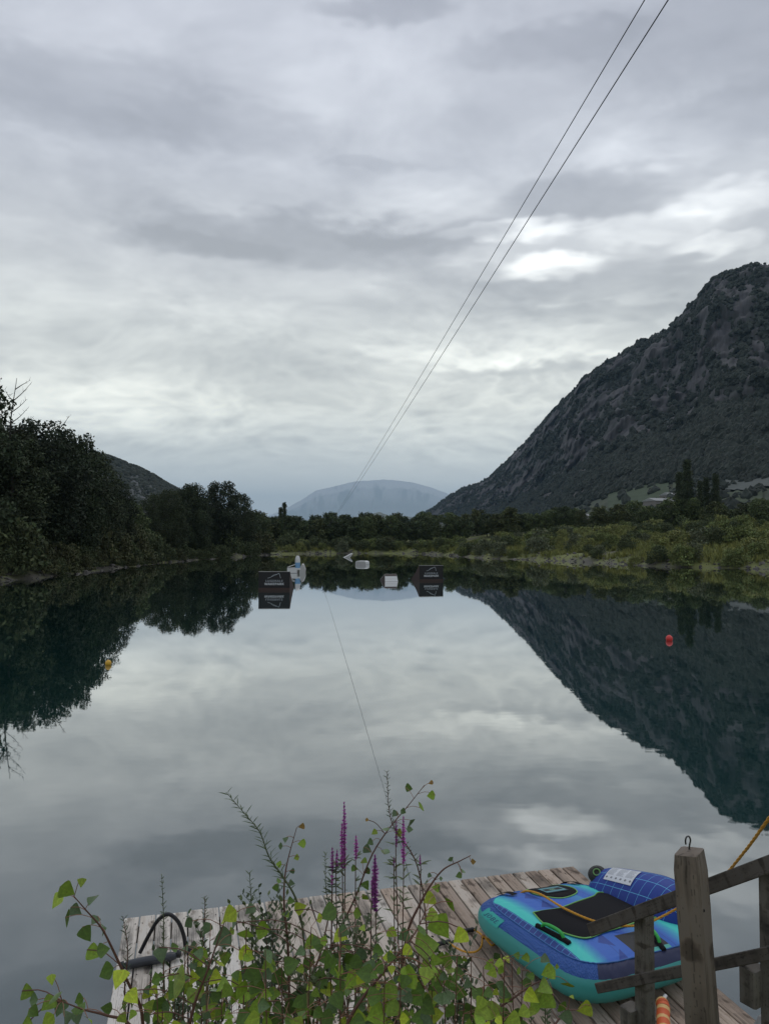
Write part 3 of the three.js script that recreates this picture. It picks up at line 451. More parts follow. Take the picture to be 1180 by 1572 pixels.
  buoy(11.03, -30.0, 0.132, lin(0.6, 0.035, 0.03), 'red buoy floating on the right');
  // a few gulls' worth of white specks are left out; two overhead cables of the tow system
  const cableM = mat(lin(0.02, 0.022, 0.03), 0.6);
  const cable = (a, b, c, d, e, label) => { const pts = []; for (let i = 0; i <= 120; i++) { const Z = -6 + 231 * (i / 120) ** 1.6; pts.push(V(a + b * Z, c + d * Z + e * Z * (Z - 230), -Z)); } const g = new Geo(); g.tube(pts, 0.0082, 6); tag(mesh('tow_cable', g.build(), cableM), label, 'cable', 'overhead tow cables'); };
  cable(4.569, -0.10916, 11.642, -0.031935, 0.00009283, 'left one of the two overhead tow cables');
  cable(4.234, -0.10671, 10.599, -0.022477, 0.00010976, 'right one of the two overhead tow cables');
}
// ---------- wooden deck ----------
const woodTex = dataTex(256, 1024, (u, v) => {
  const grain = fbm(u * 26, v * 3.2, 4) * 0.5 + fbm(u * 70, v * 5, 3) * 0.35, wear = fbm(u * 3 + 8, v * 7 + 2, 4), kx = (u * 3) % 1 - 0.5, knot = Math.exp(-((kx * 6) ** 2 + (((v * 2.3 + Math.floor(u * 3) * 0.37) % 1 - 0.5) * 34) ** 2));
  const crack = Math.abs(fbm(u * 40 + wear, v * 1.5 + 20, 2)) < 0.012 ? 0.72 : 1;
  const t = (0.96 + grain * 0.55 + wear * 0.5 - knot * 0.3) * crack, dirt = smooth(0.15, 0.42, fbm(u * 7 + 30, v * 16, 4)) * 0.32;
  return [t * (1 - dirt), t * (1 - dirt * 1.05) * 0.985, t * (1 - dirt * 1.1) * 0.97];
}, { srgb: true });
const woodBump = dataTex(256, 512, (u, v) => { const t = 0.5 + fbm(u * 30, v * 2.4, 4) * 0.7 + 0.12 * Math.sin(u * 6.283 * 12); return [t, t, t]; });
const woodMat = (r, g, b, extra = {}) => mat(lin(r, g, b), 0.88, { map: woodTex, bumpMap: woodBump, bumpScale: 0.0015, ...extra });
function plankGeo(w, th, L, uo, vo) {
  const g = beam(V(0, 0, 0), V(0, 0, L), w, th, V(0, 1, 0), 0.005), uv = g.attributes.uv;
  for (let i = 0; i < uv.count; i++) uv.setXY(i, uo + uv.getX(i) * 1.55, vo + uv.getY(i) * 0.29); return g;
}
{
  const o = thing('wooden_deck', 'weathered plank deck floating at the edge of the lake', 'deck', [-2.41, 0.4, -7.25], 0.2513), rnd = rngOf(62);
  const tints = [[0.60, 0.565, 0.51], [0.53, 0.49, 0.435], [0.48, 0.42, 0.355], [0.39, 0.315, 0.25], [0.325, 0.255, 0.2], [0.43, 0.345, 0.275]].map((c) => woodMat(...c));
  const geos = [...Array(10)].map((_, i) => plankGeo(0.1315, 0.03, 3.0 + (i % 3) * 0.006, i * 0.137, i * 0.31));
  for (let i = 0; i < 32; i++) {
    const t = i / 31, pick = t < 0.26 ? (rnd() < 0.8 ? 0 : 1) : t < 0.42 ? (rnd() < 0.45 ? 1 : 2) : t < 0.62 ? [1, 2, 2, 5][Math.floor(rnd() * 4)] : [3, 4, 5, 2, 4][Math.floor(rnd() * 5)];
    const b = mesh('plank', geos[Math.floor(rnd() * 10)], tints[pick], o); b.position.set(0.0717 + i * 0.1433, -0.015 + (rnd() - 0.5) * 0.004, (rnd() - 0.5) * 0.012); b.rotation.y = (rnd() - 0.5) * 0.002; b.rotation.z = (rnd() - 0.5) * 0.02;
  }
  const under = woodMat(0.16, 0.13, 0.11);
  for (const z of [0.14, 1.0, 2.0, 2.85]) mesh('joist', beam(V(0.02, -0.095, z), V(4.57, -0.095, z), 0.07, 0.12), under, o);
  const screw = new THREE.CylinderGeometry(0.005, 0.005, 0.004, 8), metal = mat(lin(0.12, 0.11, 0.1), 0.5, { metalness: 0.8 });
  const sc = []; for (let i = 0; i < 32; i++) for (const z of [0.14, 1.0, 2.0, 2.85]) for (const d of [-0.04, 0.04]) sc.push(screw.clone().translate(0.0717 + i * 0.1433 + d, 0.0045, z)); const sm = mesh('screws', mergeGeometries(sc), metal, o); sm.userData.kind = 'stuff';
  for (const [x, z] of [[0.6, 0.5], [2.28, 0.5], [3.95, 0.5], [0.6, 2.4], [2.28, 2.4], [3.95, 2.4]]) mesh('float', new THREE.CylinderGeometry(0.24, 0.24, 1.1, 20).rotateZ(Math.PI / 2).translate(x, -0.4, z), mat(lin(0.02, 0.025, 0.04), 0.5), o);
}
// ---------- inflatable tow tube ----------
{
  const o = thing('inflatable_tube', 'blue and turquoise inflatable towable lying on the deck', 'inflatable', [0, 0, 0]);
  const A = [0.74, -6.87], D = [1.86, -7.35], B = [1.43, -5.62], C = [2.68, -6.21], e1 = 0.8, e2 = 0.42;
  const plan = (a, b) => { // a: -1 nose .. 1 tail, b: -1 near side .. 1 far side
    a += 0.13 * Math.exp(-(((b - 0.1) / 0.16) ** 2)) * smooth(0.72, 1.0, -a); const k = 1.06, u = (a * k + 1) / 2, v = (b * k + 1) / 2;
    return [lerp(lerp(A[0], D[0], v), lerp(B[0], C[0], v), u), lerp(lerp(A[1], D[1], v), lerp(B[1], C[1], v), u)];
  };
  const sp = (x, e) => Math.sign(x) * Math.abs(x) ** e;
  const heightAt = (b) => lerp(0.86, 0.79, (b + 1) / 2);
  const surf = (om, eta, lift = 0) => { const ce = Math.cos(eta) ** e1, a = ce * sp(Math.cos(om), e2), b = ce * sp(Math.sin(om), e2), [x, z] = plan(a * (1 + lift), b * (1 + lift)), top = heightAt(b), mid = 0.63; const wrinkle = 0.006 * noise2(om * 16, eta * 5) * Math.cos(eta); const h = eta > 0 ? top - mid : mid - 0.405; return V(x, mid + h * sp(Math.sin(eta), e1) + lift * Math.sin(eta) * 0.3 + wrinkle, z); };
  const topAt = (u, v, lift = 0) => { const a = u * 2 - 1, b = v * 2 - 1, rho = clamp((Math.abs(a) ** (2 / e2) + Math.abs(b) ** (2 / e2)) ** (e2 / 2), 0, 0.999), ce = rho ** (1 / e1), [x, z] = plan(a, b), top = heightAt(b); return V(x, 0.63 + (top - 0.63) * (1 - ce * ce) ** (e1 / 2) + lift + 0.006 * Math.sin(u * 9 + v * 4) * (1 - rho), z); };
  const topTex = canvasTex(1024, 1024, (x, w, h) => { // u to the right, v upward
    const X = (u) => u * w, Y = (v) => (1 - v) * h;
    x.fillStyle = '#2f62b8'; x.fillRect(0, 0, w, h);
    const stripe = (v0, v1, c0, c1) => { const g = x.createLinearGradient(0, Y(v0), 0, Y(v1)); g.addColorStop(0, c0); g.addColorStop(1, c1); x.fillStyle = g; x.fillRect(0, Y(v1), w, Y(v0) - Y(v1)); };
    stripe(0.12, 0.17, '#3fc4bb', '#3fc4bb'); stripe(0.17, 0.25, '#3fc4bb', '#2f62b8'); stripe(0.36, 0.5, '#2f62b8', '#2b58b4'); stripe(0.5, 0.62, '#2f62b8', '#3a8bb8'); stripe(0.7, 0.8, '#2f62b8', '#3cb5bb'); stripe(0.8, 0.92, '#3fc4bb', '#45c9c0');
    x.fillStyle = '#15357c'; x.fillRect(0, Y(0.12), w, h); x.fillStyle = '#1d3f8e'; for (let i = 0; i < 7; i++) { x.beginPath(); x.moveTo(X(0.02 + i * 0.14), Y(0.36)); x.lineTo(X(0.09 + i * 0.14), Y(0.29)); x.lineTo(X(0.14 + i * 0.14), Y(0.36)); x.fill(); } x.strokeStyle = '#4f97c8'; x.lineWidth = 3;
    for (let i = 0; i < 26; i++) { x.beginPath(); x.moveTo(i * 42, Y(0.12)); x.lineTo(i * 42 + 30, h); x.stroke(); } for (const v of [0.02, 0.07, 0.115]) { x.beginPath(); x.moveTo(0, Y(v)); x.lineTo(w, Y(v)); x.stroke(); }
    x.strokeStyle = '#20468c'; x.lineWidth = 3; for (const v of [0.33, 0.69]) { x.beginPath(); x.moveTo(0, Y(v)); x.lineTo(w, Y(v)); x.stroke(); } x.fillStyle = '#0f1a3e'; x.fillRect(X(0.955), 0, w, h);
    x.fillStyle = '#1b1d22'; x.fillRect(X(0.77), Y(0.66), X(0.13), Y(0.42) - Y(0.66)); x.fillStyle = '#4fa89a'; x.fillRect(X(0.9), Y(0.66), X(0.035), Y(0.42) - Y(0.66));
  });
  topTex.wrapS = topTex.wrapT = THREE.ClampToEdgeWrapping;
  const band = (name, h0, h1, n, m, uvf) => { const g = new Geo(); g.sheet(120, n, (u, v) => surf(u * Math.PI * 2, lerp(h0, h1, v)), uvf ?? ((u, v) => [u * 6, v])); return mesh(name, g.build(), m, o); };
  const pucker = dataTex(256, 256, (u, v) => { const e = Math.min(u, v, 1 - u, 1 - v), t = 0.5 + fbm(u * 9, v * 9, 4) * 0.35 + fbm(u * 60, v * 8, 3) * smooth(0.2, 0.02, e) * 0.7; return [t, t, t]; });
  const cloth = dataTex(256, 256, (u, v) => { const t = 0.5 + fbm(u * 40, v * 6, 3) * 0.8; return [t, t, t]; });
  band('lower_hull', -Math.PI / 2 + 0.02, 0.27, 18, mat(lin(0.045, 0.31, 0.29), 0.5));
  const sideM = mat(lin(0.012, 0.075, 0.30), 0.55, { bumpMap: cloth, bumpScale: 0.008 }), navy = mat(lin(0.008, 0.014, 0.06), 0.6);
  { const sideBand = (name, o0, o1, m) => { const q = new Geo(); q.sheet(100, 9, (u, v) => surf(lerp(o0, o1, u), lerp(0.266, 0.62, v)), (u, v) => [u * 6, v]); return mesh(name, q.build(), m, o); }; sideBand('side_panel', 0.55, Math.PI * 2 - 0.55, sideM); sideBand('tail_panel', -0.55, 0.55, navy); }
  const uvOf = (eta) => (u, v) => { const om = u * Math.PI * 2, ce = Math.cos(lerp(eta, Math.PI / 2, v)) ** e1; return [(ce * sp(Math.cos(om), e2) + 1) / 2, (ce * sp(Math.sin(om), e2) + 1) / 2]; };
  const g = new Geo(); g.sheet(140, 40, (u, v) => surf(u * Math.PI * 2, lerp(0.615, Math.PI / 2 - 0.0005, v)), uvOf(0.615));
  const cover = mesh('top_cover', g.build(), mat(0xffffff, 0.6, { map: topTex, bumpMap: pucker, bumpScale: 0.007 }), o);
  // piping along the seam between side and top
  const seam = new Geo(), sp2 = []; for (let i = 0; i <= 120; i++) sp2.push(surf(i / 120 * Math.PI * 2, 0.618, 0.004)); seam.tube(sp2, 0.006, 5, null, false); mesh('seam_piping', seam.build(), mat(lin(0.03, 0.12, 0.35), 0.6), cover);
  const pad = (name, poly, m, parent) => {
    const c = poly.reduce((s, p) => [s[0] + p[0] / poly.length, s[1] + p[1] / poly.length], [0, 0]), P = curve([...poly, poly[0]].map(([u, v]) => V(u, v, 0)), poly.length * 5), q = new Geo();
    q.sheet(P.length - 1, 8, (s, t) => { const k = P[Math.round(s * (P.length - 1))]; return topAt(lerp(k.x, c[0], t), lerp(k.y, c[1], t), 0.012 * smooth(0, 0.06, t) + 0.004); }, (s, t) => { const k = P[Math.round(s * (P.length - 1))]; return [lerp(k.x, c[0], t), lerp(k.y, c[1], t)]; });
    const pm = mesh(name, q.build(), m, parent); const e = new Geo(); e.tube(P.map((k) => topAt(k.x, k.y, 0.008)), 0.0055, 6, null, false); mesh('piping', e.build(), mat(lin(0.16, 0.42, 0.10), 0.5), pm); return pm;
  };
  const black = new THREE.MeshPhysicalMaterial({ color: lin(0.012, 0.012, 0.014), roughness: 0.85, specularIntensity: 0.3, side: THREE.DoubleSide });
  pad('seat_pad', [[0.40, 0.2], [0.43, 0.36], [0.40, 0.52], [0.36, 0.70], [0.31, 0.80], [0.335, 0.90], [0.42, 0.96], [0.53, 0.97], [0.62, 0.93], [0.67, 0.86], [0.69, 0.74], [0.72, 0.58], [0.735, 0.40], [0.745, 0.25], [0.68, 0.2], [0.53, 0.17]], black, o);
  const fp = pad('front_pad', [[0.10, 0.42], [0.06, 0.55], [0.07, 0.64], [0.18, 0.70], [0.275, 0.66], [0.325, 0.50], [0.30, 0.44], [0.21, 0.385]], black, o);
  { const e = new Geo(), tx = canvasTex(256, 96, (x, w, h) => { x.fillStyle = '#1d3a44'; x.fillRect(0, 0, w, h); x.fillStyle = '#5b8f97'; x.fillRect(10, 12, w - 20, h - 24); x.fillStyle = '#16181c'; x.fillRect(26, 30, w - 52, h - 60); x.fillStyle = '#7fb38c'; x.font = 'bold 30px sans-serif'; x.textAlign = 'center'; x.fillText('JOBE', w / 2, 59); });
    e.sheet(8, 3, (s, t) => topAt(lerp(0.15, 0.25, t) + s * -0.0, lerp(0.45, 0.62, s), 0.021), (s, t) => [s, t]); mesh('logo_print', e.build(), mat(0xffffff, 0.7, { map: tx }), fp); }
  // teal side badge with lettering
  { const tx = canvasTex(512, 256, (x, w, h) => { x.fillStyle = '#2aa39a'; x.fillRect(0, 0, w, h); x.fillStyle = '#12506e'; x.font = 'italic bold 150px sans-serif'; x.textAlign = 'center'; x.fillText('JOBE', w / 2, 180); });
    const q = new Geo(), aToOm = (a) => -Math.acos(Math.sign(a) * Math.abs(a) ** (1 / e2)); q.sheet(14, 6, (s, t) => surf(aToOm(lerp(-0.72, -0.36, s)), lerp(0.2, 0.5, t), 0.006), (s, t) => [s, t]); mesh('side_badge', q.build(), mat(0xffffff, 0.55, { map: tx }), o); }
  // grid-printed bolster along the far side
  const b0 = V(1.90, 0.63, -7.24), b1 = V(2.52, 0.66, -6.48), ax = b1.clone().sub(b0).normalize(), nx = V(ax.z, 0, -ax.x).multiplyScalar(1).normalize(), up = V(0, 1, 0);
  if (nx.x < 0) nx.negate();
  const bol = (s, th, lift = 0) => { const e = (1 - Math.abs(s * 2 - 1) ** 5) ** 0.42, r = lerp(0.225, 0.30, smooth(0, 0.8, s)) + lift, c = b0.clone().lerp(b1, s); return c.addScaledVector(nx, Math.cos(th) * r * e * 0.95 + 0.04).addScaledVector(up, Math.sin(th) * r * e * 1.12 + 0.02); };
  const gridTex = canvasTex(512, 512, (x, w, h) => { x.fillStyle = '#15378c'; x.fillRect(0, 0, w, h); x.strokeStyle = '#5fb3dc'; x.lineWidth = 16; for (const [a, b, c, d] of [[0, 0, w, 0], [0, h, w, h], [0, 0, 0, h], [w, 0, w, h]]) { x.beginPath(); x.moveTo(a, b); x.lineTo(c, d); x.stroke(); } }); gridTex.wrapS = gridTex.wrapT = THREE.RepeatWrapping;
  { const q = new Geo(); q.sheet(60, 40, (u, v) => bol(u, v * Math.PI * 2), (u, v) => [u * 11 + v * 3, v * 13]); const bm = mesh('bolster', q.build(), mat(0xffffff, 0.6, { map: gridTex }), o);
    const lt = canvasTex(512, 320, (x, w, h) => { x.fillStyle = '#c9cdd2'; x.fillRect(0, 0, w, h); const r = rngOf(9); x.fillStyle = '#5a6068'; for (let j = 0; j < 17; j++) for (let i = 0; i < 3; i++) x.fillRect(14 + i * 168, 12 + j * 12, 90 + r() * 60, 4); x.fillStyle = '#33383e'; for (let i = 0; i < 6; i++) { x.beginPath(); x.arc(40 + i * 86, 262, 17, 0, 7); x.fill(); } x.fillStyle = '#c9cdd2'; for (let i = 0; i < 6; i++) x.fillRect(33 + i * 86, 256, 14, 10); });
    const l = new Geo(); l.sheet(10, 8, (s, t) => bol(lerp(0.22, 0.52, s), lerp(2.25, 1.55, t), 0.006), (s, t) => [s, t]); mesh('warning_label', l.build(), mat(0xffffff, 0.6, { map: lt }), bm); }
  { const c = bol(0.10, 1.95, 0.0), ring = new THREE.CylinderGeometry(0.055, 0.085, 0.03, 24); const tilt = new THREE.Quaternion().setFromUnitVectors(up, V(-0.3, 0.75, 0.6).normalize()); const vm = mesh('valve_cover', ring, mat(lin(0.012, 0.014, 0.012), 0.6), o); vm.position.copy(c); vm.quaternion.copy(tilt); const cap = mesh('valve_cap', new THREE.TorusGeometry(0.03, 0.006, 8, 24).rotateX(Math.PI / 2).translate(0, 0.026, 0), mat(lin(0.12, 0.28, 0.08), 0.5), vm); void cap; }
  // grab handles and straps
  const green = mat(lin(0.02, 0.36, 0.05), 0.45), handle = (u0, v0, u1, v1) => {
    const a = topAt(u0, v0), b = topAt(u1, v1), m = a.clone().lerp(b, 0.5), q = new Geo(), base = new Geo();
    q.tube(curve([a, a.clone().lerp(b, 0.12).add(V(0, 0.045, 0)), m.clone().add(V(0, 0.06, 0)), b.clone().lerp(a, 0.12).add(V(0, 0.045, 0)), b], 16), 0.014, 8);
    const hm = mesh('grab_handle', q.build(), green, o); const d = b.clone().sub(a).normalize(); base.tube([a.clone().addScaledVector(d, -0.05).add(V(0, 0.004, 0)), a.clone().add(V(0, 0.007, 0)), b.clone().add(V(0, 0.007, 0)), b.clone().addScaledVector(d, 0.05).add(V(0, 0.002, 0))], 0.022, 6); mesh('anchor_strap', base.build(), black, hm);
  };
  handle(0.54, 0.135, 0.70, 0.15); handle(0.77, 0.64, 0.90, 0.60); handle(0.50, 0.97, 0.62, 0.95); handle(0.33, 0.94, 0.42, 0.955);
  const strap = (u0, v0, u1, v1) => { const q = new Geo(); q.sheet(6, 1, (s, t) => topAt(lerp(u0, u1, s), lerp(v0, v1, s) + (t - 0.5) * 0.045, 0.012 + 0.014 * Math.sin(s * Math.PI))); mesh('webbing_strap', q.build(), black, o); };
  strap(0.05, 0.235, 0.17, 0.27); strap(0.03, 0.79, 0.15, 0.82);
}
// ---------- ropes and small things on the deck ----------
{
  const ropeM = mat(lin(0.55, 0.27, 0.02), 0.7), rope = (pts, n, r = 0.009) => { const P = curve(pts, n), g = new Geo(); for (const ph of [0, 2.094, 4.189]) { const Q = P.map((p, i) => { const t = P[Math.min(i + 1, P.length - 1)].clone().sub(P[Math.max(i - 1, 0)]).normalize(), s = V(0, 1, 0).cross(t).normalize(), b = t.clone().cross(s), a = ph + i * 0.9; return p.clone().addScaledVector(s, Math.cos(a) * r * 0.5).addScaledVector(b, Math.sin(a) * r * 0.5); }); g.tube(Q, r * 0.62, 6); } return g.build(); };
  tag(mesh('tow_rope', rope([[1.18, 0.74, -6.97], [1.24, 0.815, -6.88], [1.33, 0.852, -6.75], [1.48, 0.868, -6.45], [1.66, 0.866, -6.25], [1.80, 0.858, -6.2], [1.97, 0.85, -6.2], [2.14, 0.86, -6.26], [2.34, 1.0, -6.2], [2.40, 1.39, -5.7], [2.25, 1.94, -4.9], [2.12, 2.37, -4.3], [2.02, 2.93, -3.6]], 260), ropeM), 'yellow tow rope across the inflatable, rising to the upper right', 'rope');
  const h = thing('rope_harness', 'yellow rope harness with two black grips on the planks', 'rope harness', [0, 0, 0]);
  mesh('rope', rope([[0.79, 0.43, -7.0], [0.85, 0.425, -6.92], [0.86, 0.44, -6.85], [0.95, 0.425, -6.77], [0.92, 0.425, -6.73], [0.86, 0.45, -6.83], [0.83, 0.425, -6.72], [0.77, 0.425, -6.63], [0.70, 0.425, -6.62], [0.62, 0.425, -6.68], [0.55, 0.43, -6.77]], 120, 0.008), ropeM, h);
  const grip = mat(lin(0.015, 0.015, 0.016), 0.7); for (const [a, b] of [[[0.68, 0.425, -6.95], [0.80, 0.425, -7.0]], [[0.45, 0.425, -6.74], [0.57, 0.425, -6.79]]]) { const g = new Geo(); g.tube(curve([a, [(a[0] + b[0]) / 2, 0.43, (a[2] + b[2]) / 2], b], 6), (k) => 0.019 + 0.004 * Math.sin(k * 18), 10); mesh('grip', g.build(), grip, h); }
  mesh('knot', new THREE.SphereGeometry(0.02, 12, 8).translate(0.86, 0.44, -6.84), mat(lin(0.2, 0.06, 0.05), 0.7), h);
  const hs = thing('bent_hose', 'black hose bent into an arch over the pale deck corner', 'hose', [0, 0, 0]), rubber = mat(lin(0.008, 0.009, 0.012), 0.45);
  { const g = new Geo(); g.tube(curve([[-2.06, 0.42, -6.62], [-1.99, 0.56, -6.64], [-1.90, 0.70, -6.62], [-1.82, 0.745, -6.61], [-1.75, 0.69, -6.62], [-1.70, 0.55, -6.65], [-1.685, 0.425, -6.66]], 40), 0.0165, 12); mesh('tube', g.build(), rubber, hs); const e = new Geo(); e.tube([V(-1.70, 0.43, -6.65), V(-1.61, 0.425, -6.68)], 0.027, 12); mesh('end_fitting', e.build(), rubber, hs); }
  const f = thing('rubber_fender', 'dark grey rubber fender lying under the arched hose', 'fender', [0, 0, 0]);
  { const g = new Geo(); g.tube(curve([[-2.12, 0.44, -6.38], [-2.0, 0.444, -6.43], [-1.86, 0.444, -6.48], [-1.72, 0.44, -6.55]], 14), (k) => 0.036 * Math.min(1, 0.45 + 6 * Math.min(k, 1 - k)), 14); mesh('body', g.build(), mat(lin(0.03, 0.034, 0.042), 0.4), f); for (const [x, z, t] of [[-2.11, -6.385, 1], [-1.73, -6.545, -1]]) { const e = new Geo(); e.tube([V(x, 0.45, z), V(x - 0.03 * t, 0.445, z + 0.012 * t)], 0.03, 10); mesh('end_cap', e.build(), rubber, f); } }
  // orange striped float with a white tip
  const of = thing('striped_float', 'orange and cream striped float with a white tip beside the railing', 'float', [0, 0, 0]), cols = [mat(lin(0.62, 0.11, 0.03), 0.6), mat(lin(0.68, 0.42, 0.16), 0.6)];
  { const P = curve([[2.035, 0.50, -5.80], [2.03, 0.50, -5.74], [2.0, 0.47, -5.66], [1.97, 0.455, -5.56], [1.94, 0.45, -5.45]], 26); for (let i = 0; i < 13; i++) { const g = new Geo(), s = P.slice(i * 2, i * 2 + 3); g.tube(s, (k) => { const q = (i * 2 + k * 2) / 26; return 0.047 * Math.min(1, 0.6 + q * 5); }, 12, null, i === 0 || i === 12); mesh(i % 3 === 1 ? 'cream_band' : 'orange_band', g.build(), cols[i % 3 === 1 ? 1 : 0], of); }
    const t = new Geo(); t.tube([V(2.04, 0.505, -5.79), V(2.085, 0.52, -5.84)], 0.014, 8); mesh('tip', t.build(), mat(lin(0.7, 0.7, 0.68), 0.5), of); }
}
// ---------- stair railing ----------
{
  const o = thing('stair_railing', 'weathered wooden stair railing with a thick post by the deck', 'railing', [0, 0, 0]);
  const post = woodMat(0.165, 0.138, 0.112), dark = woodMat(0.085, 0.075, 0.066), picket = woodMat(0.135, 0.125, 0.11);
  const noisy = (g, amp) => { const p = g.attributes.position; for (let i = 0; i < p.count; i++) p.setX(i, p.getX(i) + noise2(p.getY(i) * 3.1, p.getZ(i) * 3) * amp); return g; };
  { // thick post, turned cornerwise, worn at the top
    const g = new Geo(), bot = V(1.575, 0.35, -3.70), top = V(1.48, 2.385, -3.80), n = 24, half = 0.062, prof = []; for (const [sx, sz] of [[1, 1], [-1, 1], [-1, -1], [1, -1]]) for (const q of [-1, 1]) prof.push([sx, sz, q]);
    const ring = (t) => { const c = bot.clone().lerp(top, t), s = half * (1 - 0.12 * smooth(0.985, 1, t)) * (1 + noise2(t * 9, 3) * 0.04), ch = 0.009, out = []; const corners = [[1, 1], [-1, 1], [-1, -1], [1, -1]]; corners.forEach(([x, z], i) => { const pr = [[x * s, z * (s - ch)], [x * (s - ch), z * s]]; if (i % 2) pr.reverse(); out.push(...pr); }); const a = 0.72, ca = Math.cos(a), sa = Math.sin(a); return out.map(([x, z], i) => V(c.x + x * ca - z * sa + noise2(t * 6, i * 3.7) * 0.003, c.y + (t === 1 ? (x * 0.16 - z * 0.10) : 0), c.z + x * sa + z * ca)); };
    let prev = null, L = 0; for (let k = 0; k <= n; k++) { const t = k / n, R = ring(t); L = t * 2.05; const ids = []; for (let q = 0; q <= 8; q++) ids.push(g.v(R[q % 8], [q * 0.09, L * 0.29])); if (prev) for (let q = 0; q < 8; q++) g.quad(prev[q], prev[q + 1], ids[q + 1], ids[q]); prev = ids; }
    const R = ring(1), c = g.v(R.reduce((s, p) => s.add(p), V(0, 0, 0)).multiplyScalar(1 / 8).add(V(0, 0.012, 0)), [0.25, 0.3]); const ids = R.map((p, q) => g.v(p, [0.25 + 0.05 * Math.cos(q * 0.785), 0.3 + 0.05 * Math.sin(q * 0.785)])); for (let q = 0; q < 8; q++) g.tri(ids[q], ids[(q + 1) % 8], c);
    const pm = mesh('main_post', g.build(), post, o); const hk = new Geo(); hk.tube(curve([[1.48, 2.38, -3.8], [1.482, 2.415, -3.8], [1.487, 2.44, -3.8], [1.48, 2.458, -3.8], [1.469, 2.456, -3.8], [1.463, 2.44, -3.8], [1.464, 2.42, -3.8]], 24), 0.0042, 8); mesh('eye_hook', hk.build(), mat(lin(0.1, 0.1, 0.1), 0.35, { metalness: 0.9 }), pm);
    const kn = new THREE.SphereGeometry(0.016, 10, 8).scale(1, 0.7, 0.5); for (const [x, y, z] of [[1.505, 2.14, -3.722]]) mesh('bolt_hole', kn.clone().translate(x, y, z), mat(lin(0.01, 0.01, 0.01), 1), pm);
  }
  const up = V(-0.36, 0.86, -0.1).normalize(), railUp = V(0, 1, 0);
  const R = (a, b, h, w, m) => mesh('rail', noisy(beam(V(...a), V(...b), w, h, railUp, 0.004), 0.0), m, o);
  R([1.245, 1.545, -4.74], [1.86, 2.50, -3.50], 0.072, 0.034, dark); R([1.285, 1.20, -4.74], [1.845, 2.085, -3.50], 0.056, 0.03, dark); void up;
  const pick = (x, z, y1, w) => mesh('picket', beam(V(x, 0.15, z), V(x, y1, z), w, w * 0.92, V(0.6, 0, 1), 0.006), picket, o);
  pick(1.475, -4.46, 1.80, 0.085); pick(1.845, -3.74, 2.33, 0.085);
  const block = (x, y, z) => mesh('block', beam(V(x, y - 0.085, z), V(x, y + 0.085, z), 0.1, 0.085, V(0.6, 0, 1), 0.008), picket, o);
  block(1.405, 1.155, -4.49); block(1.765, 1.77, -3.77);
}
// grey boulder at the foot of the bank
{
  const g = new THREE.IcosahedronGeometry(0.5, 5), p = g.attributes.position, c = []; for (let i = 0; i < p.count; i++) { const x = p.getX(i), y = p.getY(i), z = p.getZ(i), k = 1 + fbm(x * 2 + y * 1.3, z * 2 - y, 4) * 0.5; p.setXYZ(i, x * k * 0.75, y * k * 0.95, z * k * 0.9); const q = 0.26 + fbm(x * 9, z * 9 + y * 7, 4) * 0.2; c.push(q, q * 0.99, q * 0.96); } g.setAttribute('color', new THREE.Float32BufferAttribute(c, 3)); g.computeVertexNormals();
  const m = mesh('boulder', g, mat(0xffffff, 0.95, { vertexColors: true })); m.position.set(2.66, 0.42, -4.92); m.rotation.set(0.2, 0.4, -0.5); tag(m, 'pale grey boulder behind the right railing picket', 'rock');
}
